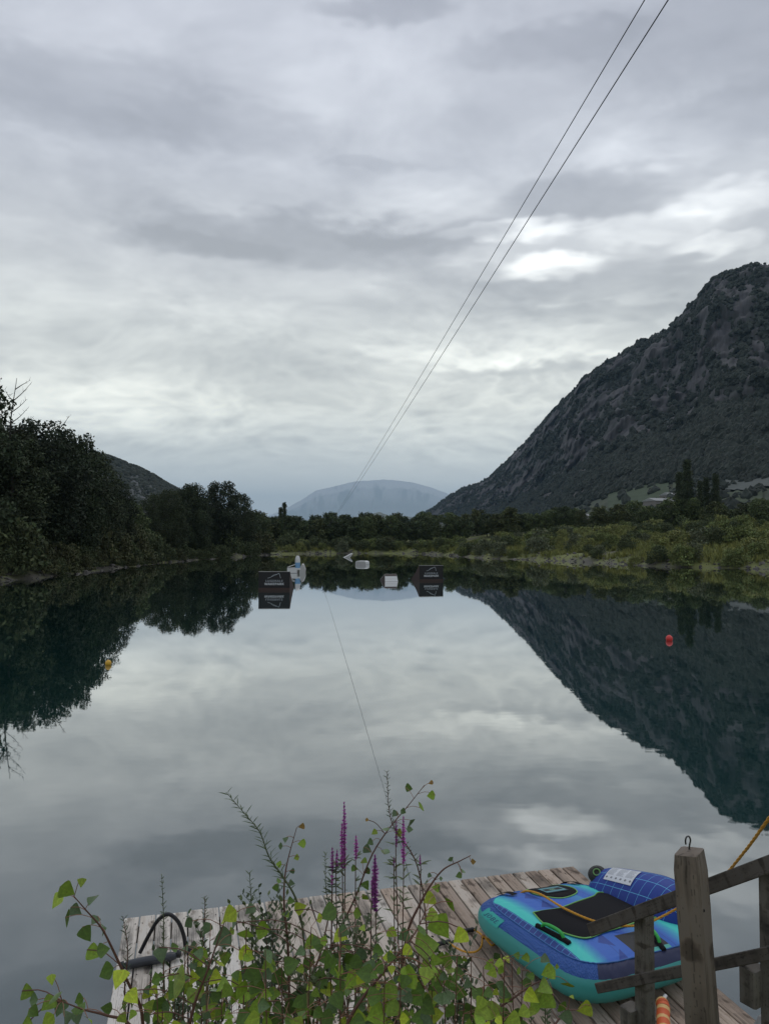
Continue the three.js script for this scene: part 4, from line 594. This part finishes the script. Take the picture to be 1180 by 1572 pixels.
// ---------- plants on the near bank ----------
// each: points of the stem from root to tip; leaves as x, y, z, size, tint
const SAPLINGS = [
 [[[-0.71,1.32,-2.4],[-0.77,2.4,-2.5],[-0.8,2.5,-2.47],[-0.84,2.62,-2.44],[-0.87,2.71,-2.41],[-0.9,2.77,-2.38],[-0.93,2.83,-2.35]],[[-0.934,2.861,-2.316,0.053,1],[-1.003,2.793,-2.395,0.049,2],[-0.977,2.731,-2.419,0.055,0],[-0.887,2.806,-2.373,0.044,3],[-0.962,2.739,-2.452,0.042,3],[-0.886,2.673,-2.476,0.046,3],[-0.91,2.692,-2.398,0.051,0],[-0.92,2.583,-2.504,0.055,1],[-0.847,2.659,-2.379,0.044,0],[-0.866,2.56,-2.433,0.058,0],[-0.905,2.711,-2.447,0.033,3],[-0.811,2.553,-2.404,0.061,4],[-0.88,2.902,-2.275,0.027,2]]],
 [[[-0.55,1.44,-2.2],[-0.74,2.48,-2.3],[-0.8,2.53,-2.27],[-0.85,2.57,-2.23],[-0.9,2.61,-2.2]],[[-1.005,2.618,-2.228,0.045,1],[-0.988,2.606,-2.212,0.041,3],[-0.949,2.616,-2.139,0.036,0],[-0.888,2.67,-2.123,0.043,0],[-0.938,2.606,-2.191,0.045,1],[-0.912,2.583,-2.209,0.045,3],[-0.855,2.612,-2.131,0.047,3],[-0.891,2.559,-2.292,0.039,0],[-0.86,2.574,-2.235,0.045,0],[-0.907,2.607,-2.12,0.039,2],[-0.891,2.511,-2.284,0.039,3],[-0.817,2.57,-2.18,0.041,1],[-0.828,2.508,-2.341,0.036,0],[-0.92,2.682,-2.174,0.029,2],[-0.994,2.56,-2.188,0.033,1]]],
 [[[-0.35,0.8,-3.3],[-0.26,2.05,-3.4],[-0.2,2.19,-3.42],[-0.13,2.33,-3.43],[-0.05,2.52,-3.45],[0.03,2.63,-3.47],[0.11,2.72,-3.48],[0.18,2.8,-3.5]],[[0.115,2.77,-3.55,0.042,0],[0.204,2.771,-3.444,0.044,1],[0.166,2.713,-3.485,0.047,1],[0.209,2.795,-3.545,0.024,5],[0.044,2.673,-3.49,0.035,3],[0.086,2.69,-3.474,0.032,3],[0.118,2.625,-3.514,0.045,3],[0.002,2.647,-3.389,0.037,3],[0.071,2.598,-3.46,0.041,2],[-0.066,2.592,-3.378,0.034,3],[-0.073,2.511,-3.503,0.044,3],[0.008,2.508,-3.506,0.047,3],[-0.087,2.46,-3.503,0.036,1],[-0.127,2.478,-3.386,0.032,0],[-0.08,2.44,-3.449,0.035,0],[-0.079,2.387,-3.421,0.041,0],[-0.046,2.619,-3.419,0.029,2],[-0.074,2.685,-3.389,0.017,5],[-0.091,2.306,-3.489,0.038,1],[0.117,2.601,-3.506,0.033,3]]],
 [[[-0.36,0.97,-3.0],[-0.38,2.27,-3.1],[-0.4,2.46,-3.12],[-0.4,2.55,-3.15],[-0.39,2.61,-3.18],[-0.36,2.72,-3.2]],[[-0.334,2.748,-3.139,0.027,5],[-0.335,2.679,-3.142,0.037,1],[-0.398,2.691,-3.144,0.027,3],[-0.425,2.653,-3.184,0.03,3],[-0.359,2.611,-3.171,0.027,2],[-0.431,2.587,-3.168,0.03,1],[-0.374,2.562,-3.159,0.024,3],[-0.413,2.555,-3.089,0.024,0],[-0.368,2.532,-3.119,0.029,3],[-0.427,2.518,-3.102,0.032,0],[-0.388,2.432,-3.075,0.031,1],[-0.368,2.465,-3.113,0.032,0]]],
 [[[-0.02,1.09,-2.8],[0.08,2.43,-2.9],[0.13,2.55,-2.9],[0.17,2.62,-2.9],[0.22,2.68,-2.9],[0.28,2.71,-2.9],[0.32,2.73,-2.9]],[[0.33,2.712,-2.888,0.022,5],[0.292,2.664,-2.928,0.027,3],[0.272,2.659,-2.893,0.027,0],[0.24,2.742,-2.834,0.024,3],[0.166,2.681,-2.842,0.019,3],[0.192,2.587,-2.956,0.033,1],[0.151,2.655,-2.847,0.022,3],[0.211,2.644,-2.904,0.017,3],[0.199,2.631,-2.847,0.022,0]]],
 [[[-0.24,1.5,-2.1],[-0.11,2.53,-2.2],[-0.06,2.61,-2.22],[-0.01,2.66,-2.24],[0.04,2.71,-2.26],[0.09,2.76,-2.28],[0.12,2.81,-2.3]],[[0.132,2.808,-2.377,0.044,4],[0.135,2.792,-2.307,0.043,2],[0.188,2.843,-2.266,0.046,1],[0.169,2.765,-2.291,0.074,1],[0.132,2.7,-2.325,0.083,1],[0.212,2.77,-2.231,0.049,4],[0.169,2.677,-2.289,0.043,1],[0.057,2.677,-2.193,0.067,1],[0.115,2.684,-2.185,0.048,2],[0.054,2.724,-2.327,0.043,3],[0.008,2.634,-2.206,0.056,1],[-0.029,2.568,-2.205,0.075,1],[0.128,2.562,-2.244,0.049,0],[0.157,2.604,-2.215,0.034,3],[0.172,2.654,-2.24,0.028,3],[0.147,2.625,-2.248,0.038,0],[0.032,2.592,-2.194,0.052,1],[0.093,2.57,-2.317,0.047,0],[-0.087,2.695,-2.239,0.049,0]]],
 [[[0.09,1.26,-2.5],[0.28,2.28,-2.6],[0.37,2.35,-2.6],[0.43,2.39,-2.6],[0.49,2.43,-2.6],[0.54,2.45,-2.6]],[[0.476,2.399,-2.666,0.041,0],[0.524,2.505,-2.534,0.051,1],[0.511,2.45,-2.544,0.056,1],[0.52,2.4,-2.553,0.061,1],[0.616,2.394,-2.656,0.049,4],[0.507,2.347,-2.618,0.044,1],[0.571,2.493,-2.591,0.018,2],[0.413,2.382,-2.601,0.035,0],[0.443,2.32,-2.609,0.049,0],[0.301,2.352,-2.58,0.044,0],[0.376,2.275,-2.677,0.032,3],[0.483,2.427,-2.661,0.027,3],[0.499,2.402,-2.591,0.039,2],[0.285,2.437,-2.566,0.026,3],[0.304,2.388,-2.609,0.022,4]]],
 [[[0.26,1.32,-2.4],[0.48,2.34,-2.5],[0.54,2.34,-2.53],[0.59,2.36,-2.57],[0.64,2.35,-2.6]],[[0.668,2.324,-2.645,0.054,4],[0.595,2.344,-2.617,0.044,0],[0.577,2.373,-2.522,0.047,3],[0.611,2.412,-2.561,0.017,2],[0.501,2.394,-2.567,0.03,1]]],
 [[[-0.62,1.44,-2.2],[-0.57,2.47,-2.3],[-0.56,2.53,-2.32],[-0.53,2.61,-2.35],[-0.51,2.67,-2.38],[-0.49,2.73,-2.4]],[[-0.603,2.625,-2.28,0.089,2],[-0.508,2.566,-2.392,0.049,4],[-0.466,2.775,-2.344,0.056,4],[-0.449,2.759,-2.396,0.037,4],[-0.511,2.651,-2.452,0.066,3],[-0.41,2.666,-2.341,0.048,4],[-0.565,2.645,-2.387,0.032,0],[-0.716,2.593,-2.245,0.046,4],[-0.675,2.641,-2.376,0.048,3],[-0.531,2.51,-2.422,0.07,0],[-0.579,2.522,-2.367,0.056,1],[-0.435,2.493,-2.416,0.045,1],[-0.585,2.757,-2.333,0.032,3],[-0.657,2.641,-2.248,0.038,0],[-0.422,2.743,-2.45,0.037,3],[-0.638,2.498,-2.32,0.043,1],[-0.706,2.487,-2.328,0.043,3]]],
 [[[-0.29,1.32,-2.4],[-0.26,2.35,-2.5],[-0.25,2.46,-2.52],[-0.21,2.55,-2.55],[-0.19,2.63,-2.58],[-0.18,2.67,-2.6]],[[-0.279,2.664,-2.637,0.045,4],[-0.397,2.608,-2.601,0.062,1],[-0.443,2.562,-2.532,0.051,4],[-0.228,2.607,-2.513,0.051,1],[-0.187,2.669,-2.577,0.065,0],[-0.138,2.616,-2.541,0.047,4],[-0.087,2.645,-2.631,0.04,1],[-0.243,2.521,-2.562,0.043,0],[-0.367,2.566,-2.453,0.054,1],[-0.295,2.548,-2.486,0.051,0],[-0.452,2.467,-2.602,0.044,3],[-0.417,2.432,-2.57,0.052,1],[-0.462,2.383,-2.6,0.057,0],[-0.223,2.451,-2.586,0.066,0],[-0.193,2.581,-2.475,0.046,0],[-0.289,2.43,-2.524,0.064,3],[-0.346,2.443,-2.526,0.043,1],[-0.241,2.378,-2.542,0.052,0],[-0.385,2.37,-2.556,0.056,1],[-0.16,2.435,-2.459,0.046,3],[-0.478,2.676,-2.506,0.047,3],[-0.523,2.648,-2.622,0.062,4],[-0.114,2.567,-2.489,0.055,0],[-0.109,2.476,-2.541,0.052,3],[-0.071,2.535,-2.581,0.044,3],[-0.016,2.56,-2.554,0.048,0]]],
];

const LEAF_COLS = [[0.10, 0.19, 0.02], [0.21, 0.34, 0.02], [0.30, 0.42, 0.034], [0.10, 0.17, 0.06], [0.40, 0.50, 0.022], [0.32, 0.19, 0.03]];
// leaf blade print: paler veins, mottling, a few brown spots
const leafTex = [0, 1].map((k) => dataTex(128, 128, (u, v) => {
  const x = Math.abs(u - 0.5) * 2, mid = Math.exp(-((x / 0.05) ** 2)), side = Math.exp(-(((((v * 6 - x * 2.2) % 1 + 1) % 1 - 0.5) / 0.09) ** 2)) * 0.35 * (1 - x), n = fbm(u * 5 + k * 9, v * 5, 4), spot = smooth(0.30, 0.38, fbm(u * 9 + 3 + k * 5, v * 9 + 40, 3)) * 0.6;
  const t = 0.90 + n * 0.2 + (mid + side) * 0.1; return [t * (1 - spot * 0.1), t * (1 - spot * 0.5), t * (1 - spot * 0.4)];
}, { srgb: true, repeat: false }));
const leafMats = LEAF_COLS.flatMap((c, i) => [0.85, 1.12].map((k) => new THREE.MeshPhysicalMaterial({ color: lin(c[0] * k, c[1] * k, c[2] * k), roughness: i === 3 ? 0.5 : 0.62, transmission: 0, map: leafTex[i % 2], side: THREE.DoubleSide })));
const passMats = leafMats.map((m) => { const n = m.clone(); n.transmission = 0.35; n.roughness = 0.9; n.thickness = 0; return n; });
const stemM = mat(lin(0.10, 0.045, 0.03), 0.7), greenStem = mat(lin(0.06, 0.075, 0.03), 0.7), petioleM = mat(lin(0.2, 0.09, 0.05), 0.6);
// poplar leaf: broad wedge base, pointed tip, toothed edge, folded along the midrib; stalk end at the origin, tip along +y
function poplarLeaf(seed) {
  const r = rngOf(seed), n = 9, g = new Geo(), half = (t) => { const w = t < 0.3 ? Math.sin(t / 0.3 * Math.PI / 2) ** 0.75 : (0.3 * Math.cos((t - 0.3) / 0.7 * Math.PI / 2) + 0.7 * (1 - (t - 0.3) / 0.7) ** 1.05); return 0.5 * w * (1 + (r() - 0.5) * 0.1); };
  const fold = 0.12 + r() * 0.3, curl = (r() - 0.3) * 0.35, twist = (r() - 0.5) * 0.3, rows = [];
  for (let i = 0; i <= n; i++) { const t = i / n, w = i === 0 ? 0.01 : i === n ? 0.004 : half(t), y = t, z0 = -curl * t * t; rows.push([g.v(V(-w, y - 0.06 * w, z0 + fold * w + twist * t * w), [0, t]), g.v(V(0, y, z0), [0.5, t]), g.v(V(w, y - 0.06 * w, z0 + fold * w - twist * t * w), [1, t])]); }
  for (let i = 0; i < n; i++) for (const k of [0, 1]) g.quad(rows[i][k], rows[i][k + 1], rows[i + 1][k + 1], rows[i + 1][k]); return g.build();
}
const LEAVES = [...Array(8)].map((_, i) => poplarLeaf(800 + i));
function setLeaf(m, p, size, rnd, droop = 0.6) {
  // hang the blade outward and down, face mostly up and toward the light
  const a = rnd() * 6.283, dir = V(Math.cos(a) * 0.85, -droop + rnd() * 0.9 - 0.1, Math.sin(a) * 0.4).normalize(), face = V((rnd() - 0.5) * 1.0, 0.5, 0.95 + (rnd() - 0.5) * 0.8).normalize();
  const x = dir.clone().cross(face).normalize(), z = x.clone().cross(dir); m.quaternion.setFromRotationMatrix(new THREE.Matrix4().makeBasis(x, dir, z)); m.scale.setScalar(size * 0.98); m.position.copy(p).addScaledVector(dir, -size * 0.55); return m.position.clone();
}
const SAPLABEL = ['poplar sapling arching left over the water with sparse leaves', 'low poplar shoot spreading leaves at the bottom left corner', 'tallest slender poplar shoot beside the purple flowers', 'thin poplar shoot left of the purple flowers with an orange tip', 'thin poplar shoot leaning right over the planks', 'poplar sapling with large bright leaves in front of the planks', 'leafy poplar sprig in front of the inflatable', 'small poplar sprig with a bright jagged leaf below the inflatable', 'poplar sapling with big yellow green leaves before the arched hose', 'poplar sapling full of rounded leaves at the centre of the thicket'];
SAPLINGS.forEach(([stem, leaves], s) => {
  const rnd = rngOf(900 + s), o = thing('poplar_sapling', SAPLABEL[s], 'sapling', [0, 0, 0], 0, 'poplar saplings on the near bank');
  const path = curve(stem, 30), g = new Geo(); g.tube(path, (k) => 0.0046 * (1 - k) + 0.0014, 7); mesh('stem', g.build(), stemM, o);
  leaves.forEach(([x, y, z, size, tint], i) => {
    const m = mesh('leaf', LEAVES[(i + s * 3) % 8], (i % 3 ? leafMats : passMats)[tint * 2 + (i % 2)], o), stalk = setLeaf(m, V(x, y, z), size, rnd);
    let best = path[path.length - 1], bd = 1e9; for (const p of path) { const d = p.distanceTo(stalk) + (p.y > stalk.y ? 0.02 : 0); if (d < bd) { bd = d; best = p; } }
    const q = new Geo(), mid = best.clone().lerp(stalk, 0.5).add(V(0, bd * 0.12, 0)); q.tube(curve([best, mid, stalk], 5), bd > 0.12 ? 0.0017 : 0.0011, 5, null, false); mesh('leaf_stalk', q.build(), bd > 0.12 ? stemM : petioleM, o);
  });
});

// more saplings filling the thicket along the bottom of the bank
{
  const rnd = rngOf(777);
  for (let s = 0; s < 40; s++) {
    const z = -2.1 - rnd() * 0.6, x = lerp(-0.78, 0.46, (s + rnd() * 0.8) / 40) * (-z / 2.5), y = 2.3 + (z + 0.8) * 0.58 - 0.05, k = 1 - ((x + 0.2) / 0.75) ** 2 * 0.5, top = 3.9 + z * 0.613 + (0.04 + 0.24 * rnd() * k) * (-z / 2.4);
    const o = thing('poplar_sapling', x < -0.45 ? 'leafy young poplar in the left part of the near thicket' : x < 0 ? 'leafy young poplar in the middle of the near thicket' : 'leafy young poplar at the right end of the near thicket', 'sapling', [0, 0, 0], 0, 'young poplars of the near thicket');
    const P = curve([[x + (rnd() - 0.5) * 0.15, y, z], [x + (rnd() - 0.5) * 0.06, lerp(y, top, 0.5), z], [x, top, z - 0.03]], 24), g = new Geo(); g.tube(P, (t) => 0.004 * (1 - t) + 0.0013, 6); mesh('stem', g.build(), stemM, o);
    const n = 15 + Math.floor(rnd() * 8);
    for (let i = 0; i < n; i++) {
      const t = 1 - rnd() ** 1.3 * 0.42, p = P[Math.min(24, Math.round(t * 24))], a = rnd() * 6.283, q = p.clone().add(V(Math.cos(a) * (0.03 + rnd() * 0.07), (rnd() - 0.4) * 0.05, Math.sin(a) * 0.07)), size = (0.028 + rnd() * 0.03) * (t > 0.95 ? 0.7 : 1), pick = [0, 0, 1, 1, 3, 3, 0, 2, 4][Math.floor(rnd() * 9)];
      const m = mesh('leaf', LEAVES[Math.floor(rnd() * 8)], (rnd() < 0.6 ? leafMats : passMats)[pick * 2 + (i % 2)], o), st = setLeaf(m, q, size, rnd), e = new Geo(); e.tube(curve([p, p.clone().lerp(st, 0.5).add(V(0, 0.008, 0)), st], 4), 0.001, 4, null, false); mesh('leaf_stalk', e.build(), petioleM, o);
    }
  }
}
// a lanceolate small leaf, as one strip
function strip(g, a, dir, len, w, face) { const x = dir.clone().cross(face).normalize(), P = [0, 0.3, 0.65, 1], ws = [0.15, 1, 0.75, 0.02], ids = P.map((t, i) => { const c = a.clone().addScaledVector(dir, len * t).add(V(0, -len * 0.18 * t * t, 0)); return [g.v(c.clone().addScaledVector(x, -w * ws[i]), [0, t]), g.v(c.clone().addScaledVector(x, w * ws[i]), [1, t])]; }); for (let i = 0; i < 3; i++) g.quad(ids[i][0], ids[i][1], ids[i + 1][1], ids[i + 1][0]); }
const willowMats = [[0.055, 0.085, 0.03], [0.075, 0.10, 0.04], [0.045, 0.07, 0.03], [0.09, 0.12, 0.04]].map((c) => mat(lin(...c), 0.6));
function shoot(stem, label, rnd, { leafLen = 0.05, step = 0.014, w = 0.0028, from = 0.3, name = 'willow_shoot', group = 'thin shoots on the near bank', side = 0, material = null } = {}) {
  const o = thing(name, label, 'shrub shoot', [0, 0, 0], 0, group), P = curve(stem, 60), g = new Geo(); g.tube(P, (k) => 0.0042 * (1 - k) + 0.001, 6); mesh('stem', g.build(), rnd() < 0.5 ? greenStem : stemM, o);
  const L = new Geo(); let total = 0; for (let i = 1; i < P.length; i++) total += P[i].distanceTo(P[i - 1]);
  const n = Math.floor(total * (1 - from) / step);
  for (let i = 0; i < n; i++) { const t = from + (1 - from) * (i + rnd()) / n, f = t * 60, k = Math.min(59, Math.floor(f)), p = P[k].clone().lerp(P[k + 1], f - k), tan = P[k + 1].clone().sub(P[k]).normalize(), a = i * 2.4 + rnd(), out = V(Math.cos(a), 0.15, Math.sin(a)); const dir = tan.clone().multiplyScalar(0.75).add(out).normalize(); strip(L, p, dir, leafLen * (0.6 + rnd() * 0.7) * (1 - t * 0.35), w * (0.8 + rnd() * 0.5), V(rnd() - 0.5, 1, rnd() + 0.2).normalize());
    if (side && rnd() < side) { const q = p.clone().addScaledVector(dir, 0.06 + rnd() * 0.1).add(V(0, 0.03, 0)); g.p.length && L.tube([p, q], 0.0009, 4, null, false); for (let j = 0; j < 5; j++) strip(L, p.clone().lerp(q, 0.3 + j * 0.17), V(rnd() - 0.5, 0.5, rnd() - 0.5).normalize(), leafLen * 0.6, w * 0.9, V(rnd() - 0.5, 1, rnd()).normalize()); } }
  const lm = mesh('leaves', L.build(), material ?? willowMats[Math.floor(rnd() * 4)], o); lm.userData.kind = 'stuff'; return o;
}
{
  const rnd = rngOf(1201), W = [[[-0.33,2.5,-3.0],[-0.39,2.61,-3.0],[-0.44,2.68,-3.0],[-0.48,2.78,-3.0],[-0.53,2.84,-3.0],[-0.61,2.93,-3.0]],[[-0.9,2.17,-3.2],[-0.9,2.33,-3.2],[-0.91,2.53,-3.2]],[[-0.99,2.18,-3.0],[-0.98,2.33,-3.0],[-1.0,2.46,-3.0]],[[-0.72,2.25,-3.1],[-0.71,2.38,-3.1],[-0.71,2.49,-3.1]],[[-0.49,2.41,-2.9],[-0.49,2.52,-2.9],[-0.5,2.67,-2.9]],[[0.14,2.52,-3.3],[0.03,2.71,-3.3],[0.01,2.92,-3.3]],[[-0.19,2.28,-3.3],[-0.24,2.39,-3.3],[-0.25,2.58,-3.3]]], names = ['longest willow shoot arching up to the left over the water', 'thin pale willow shoot standing before the arched hose', 'thin willow shoot at the left edge of the deck', 'short willow shoot between the hose and the saplings', 'pale fluffy willow shoot left of the thin poplar shoot', 'fine grass-like shoot above the tall poplar shoot', 'fine shoot just left of the purple flowers'];
  W.forEach((pts, i) => { const a = pts[0], root = [a[0] + 0.12, Math.max(0.2, 2.3 + (a[2] + 0.8) * 0.58) - 0.05, a[2] + 0.05]; shoot([root, [a[0] + 0.06, (a[1] + root[1]) / 2, a[2] + 0.02], ...pts], names[i], rnd, { leafLen: i === 0 ? 0.062 : 0.035, step: i === 0 ? 0.02 : 0.016, w: i === 0 ? 0.002 : 0.0017, from: 0.35 }); });
  // the thicket: many thin stems along the bank
  for (let i = 0; i < 30; i++) {
    const x = lerp(-0.86, 0.30, (i + rnd()) / 30), z = -2.45 - rnd() * 0.85, y = Math.max(0.2, 2.3 + (z + 0.8) * 0.58) - 0.05, k = 1 - Math.abs((x + 0.22) / 0.68) ** 2 * 0.55;
    const vis = 3.9 + z * -1 * -0.613, top = vis + (0.08 + 0.30 * rnd()) * k * (-z / 2.6), lean = (rnd() - 0.5) * 0.2;
    shoot([[x - lean, y, z + 0.05], [x - lean * 0.5, lerp(y, top, 0.55), z], [x + (rnd() - 0.5) * 0.04, lerp(y, top, 0.85), z - 0.02], [x + lean * 0.5, top, z - 0.03]], 'thin leafy stem in the thicket at the bottom of the picture', rnd, { leafLen: 0.045, step: 0.022, w: 0.0062, from: 0.5, side: 0.35, group: 'thin stems of the near bank thicket' });
  }
  for (let i = 0; i < 7; i++) { const x = lerp(0.32, 0.62, rnd()), z = -2.6 - rnd() * 0.4, y = Math.max(0.2, 2.3 + (z + 0.8) * 0.58) - 0.05, top = 3.9 + z * 0.613 + 0.02 + rnd() * 0.12; shoot([[x, y, z], [x + 0.02, lerp(y, top, 0.6), z], [x + (rnd() - 0.5) * 0.1, top, z]], 'thin leafy stem below the inflatable', rnd, { leafLen: 0.04, step: 0.010, w: 0.004, from: 0.55, group: 'thin stems below the inflatable' }); }
  // bare dark twigs before the boulder
  for (let i = 0; i < 5; i++) { const x = 1.98 + i * 0.035, z = -4.0 - rnd() * 0.2, o = thing('dry_twig', 'dry dark twig in front of the pale boulder', 'twig', [0, 0, 0], 0, 'dry twigs by the boulder'), g = new Geo(), y1 = 1.55 + rnd() * 0.14; const P = curve([[x, 0.5, z], [x + 0.02, 1.1, z], [x + (rnd() - 0.4) * 0.12, y1, z]], 12); g.tube(P, (k) => 0.004 * (1 - k) + 0.0012, 5); mesh('stem', g.build(), barkMat, o); for (let j = 0; j < 5; j++) { const b = P[7 + j], q = new Geo(); q.tube([b, b.clone().add(V((rnd() - 0.5) * 0.12, 0.05 + rnd() * 0.05, (rnd() - 0.5) * 0.08))], 0.0014, 4); mesh('side_twig', q.build(), barkMat, o); } }
}
{ // purple loosestrife
  const rnd = rngOf(1330), petal = [[0.40, 0.09, 0.37], [0.48, 0.12, 0.43], [0.33, 0.08, 0.31]].map((c) => mat(lin(...c), 0.6)), S = [[-0.17,2.79,-3.3,0.274,0.0126],[-0.18,2.7,-3.3,0.182,0.0112],[-0.22,2.6,-3.3,0.098,0.0112],[-0.2,2.59,-3.3,0.07,0.0084],[-0.12,2.65,-3.3,0.098,0.0112],[-0.04,2.57,-3.3,0.232,0.0182],[-0.05,2.48,-3.3,0.084,0.0112],[0.08,2.73,-3.3,0.196,0.0126],[0.05,2.71,-3.3,0.106,0.0084],[0.15,2.57,-3.3,0.045,0.0056],[-0.22,2.5,-3.3,0.056,0.0084],[0.04,2.56,-3.3,0.036,0.0056]];
  const labels = ['tallest purple loosestrife spike at the centre of the plants', 'purple flower spike pressed close to the tallest one', 'left purple flower spike of the left pair', 'right purple flower spike of the left pair', 'short purple flower spike right of the tallest one', 'thickest brightest purple spike standing before the planks', 'faint purple spike just left of the thickest one', 'purple flower spike behind the tall poplar shoot', 'slim purple spike left of the one behind the poplar shoot', 'small purple bud spike furthest right', 'lowest small purple spike on the left', 'tiny purple bud spike left of the furthest right one'];
  S.forEach(([x, y, z, len, r], i) => {
    const o = thing('loosestrife', labels[i], 'flower', [0, 0, 0], 0, 'purple loosestrife spikes'), by = Math.max(0.2, 2.3 + (z + 0.8) * 0.58) - 0.05, lean = (rnd() - 0.5) * 0.08, P = curve([[x - lean, by, z + 0.05], [x - lean * 0.4, lerp(by, y, 0.6), z], [x + (rnd() - 0.5) * 0.01, y - len, z], [x, y + 0.005, z]], 50);
    const g = new Geo(); g.tube(P, (k) => 0.0036 * (1 - k) + 0.001, 6); mesh('stem', g.build(), stemM, o);
    const f = new Geo(), n = Math.round(len * 2600 * Math.max(1, r / 0.010)); for (let k = 0; k < n; k++) { const t = rnd(), p = V(x + (rnd() - 0.5) * 0.003, y - len * t, z), a = rnd() * 6.283, taper = 0.35 + 0.75 * smooth(0, 0.35, t) * (1 - 0.35 * smooth(0.8, 1, t)), gap = 0.6 + 0.4 * Math.sin(t * len * 420); const d = V(Math.cos(a), 0.35 + (rnd() - 0.5) * 0.6, Math.sin(a)).normalize(); strip(f, p, d, r * 1.0 * taper * gap * (0.8 + rnd() * 0.5), 0.0026, V(rnd() - 0.5, rnd(), rnd() - 0.5).normalize()); }
    const fm = mesh('flower_spike', f.build(), petal[i % 3], o); fm.userData.kind = 'stuff';
    const L = new Geo(); for (let k = 0; k < 34; k++) { const q = Math.floor(14 + rnd() * 22), p = P[q]; const a = rnd() * 6.283; strip(L, p, V(Math.cos(a), 0.5, Math.sin(a)).normalize(), 0.03 + rnd() * 0.03, 0.0042, V(rnd() - 0.5, 1, rnd()).normalize()); } const lm = mesh('leaves', L.build(), willowMats[i % 4], o); lm.userData.kind = 'stuff';
  });
}
// things that look alike are told apart by their place, counted from the left
{
  const same = new Map(), ones = ['', 'first', 'second', 'third', 'fourth', 'fifth', 'sixth', 'seventh', 'eighth', 'ninth', 'tenth', 'eleventh', 'twelfth', 'thirteenth', 'fourteenth', 'fifteenth', 'sixteenth', 'seventeenth', 'eighteenth', 'nineteenth'], tens = ['', '', 'twent', 'thirt', 'fort', 'fift'];
  const nth = (n) => (n < 20 ? ones[n] : n % 10 ? `${tens[Math.floor(n / 10)]}y-${ones[n % 10]}` : `${tens[n / 10]}ieth`);
  scene.updateMatrixWorld(true);
  for (const o of scene.children) if (o.userData.label && !o.userData.kind) { const b = new THREE.Box3().setFromObject(o).getCenter(V(0, 0, 0)); const k = o.userData.label; if (!same.has(k)) same.set(k, []); same.get(k).push([b.x / -b.z, o]); }
  for (const list of same.values()) if (list.length > 1) { list.sort((a, b) => a[0] - b[0]); list.forEach(([, o], i) => { o.userData.label += `, ${nth(i + 1)} from the left`; }); }
}
renderer.render(scene, camera);
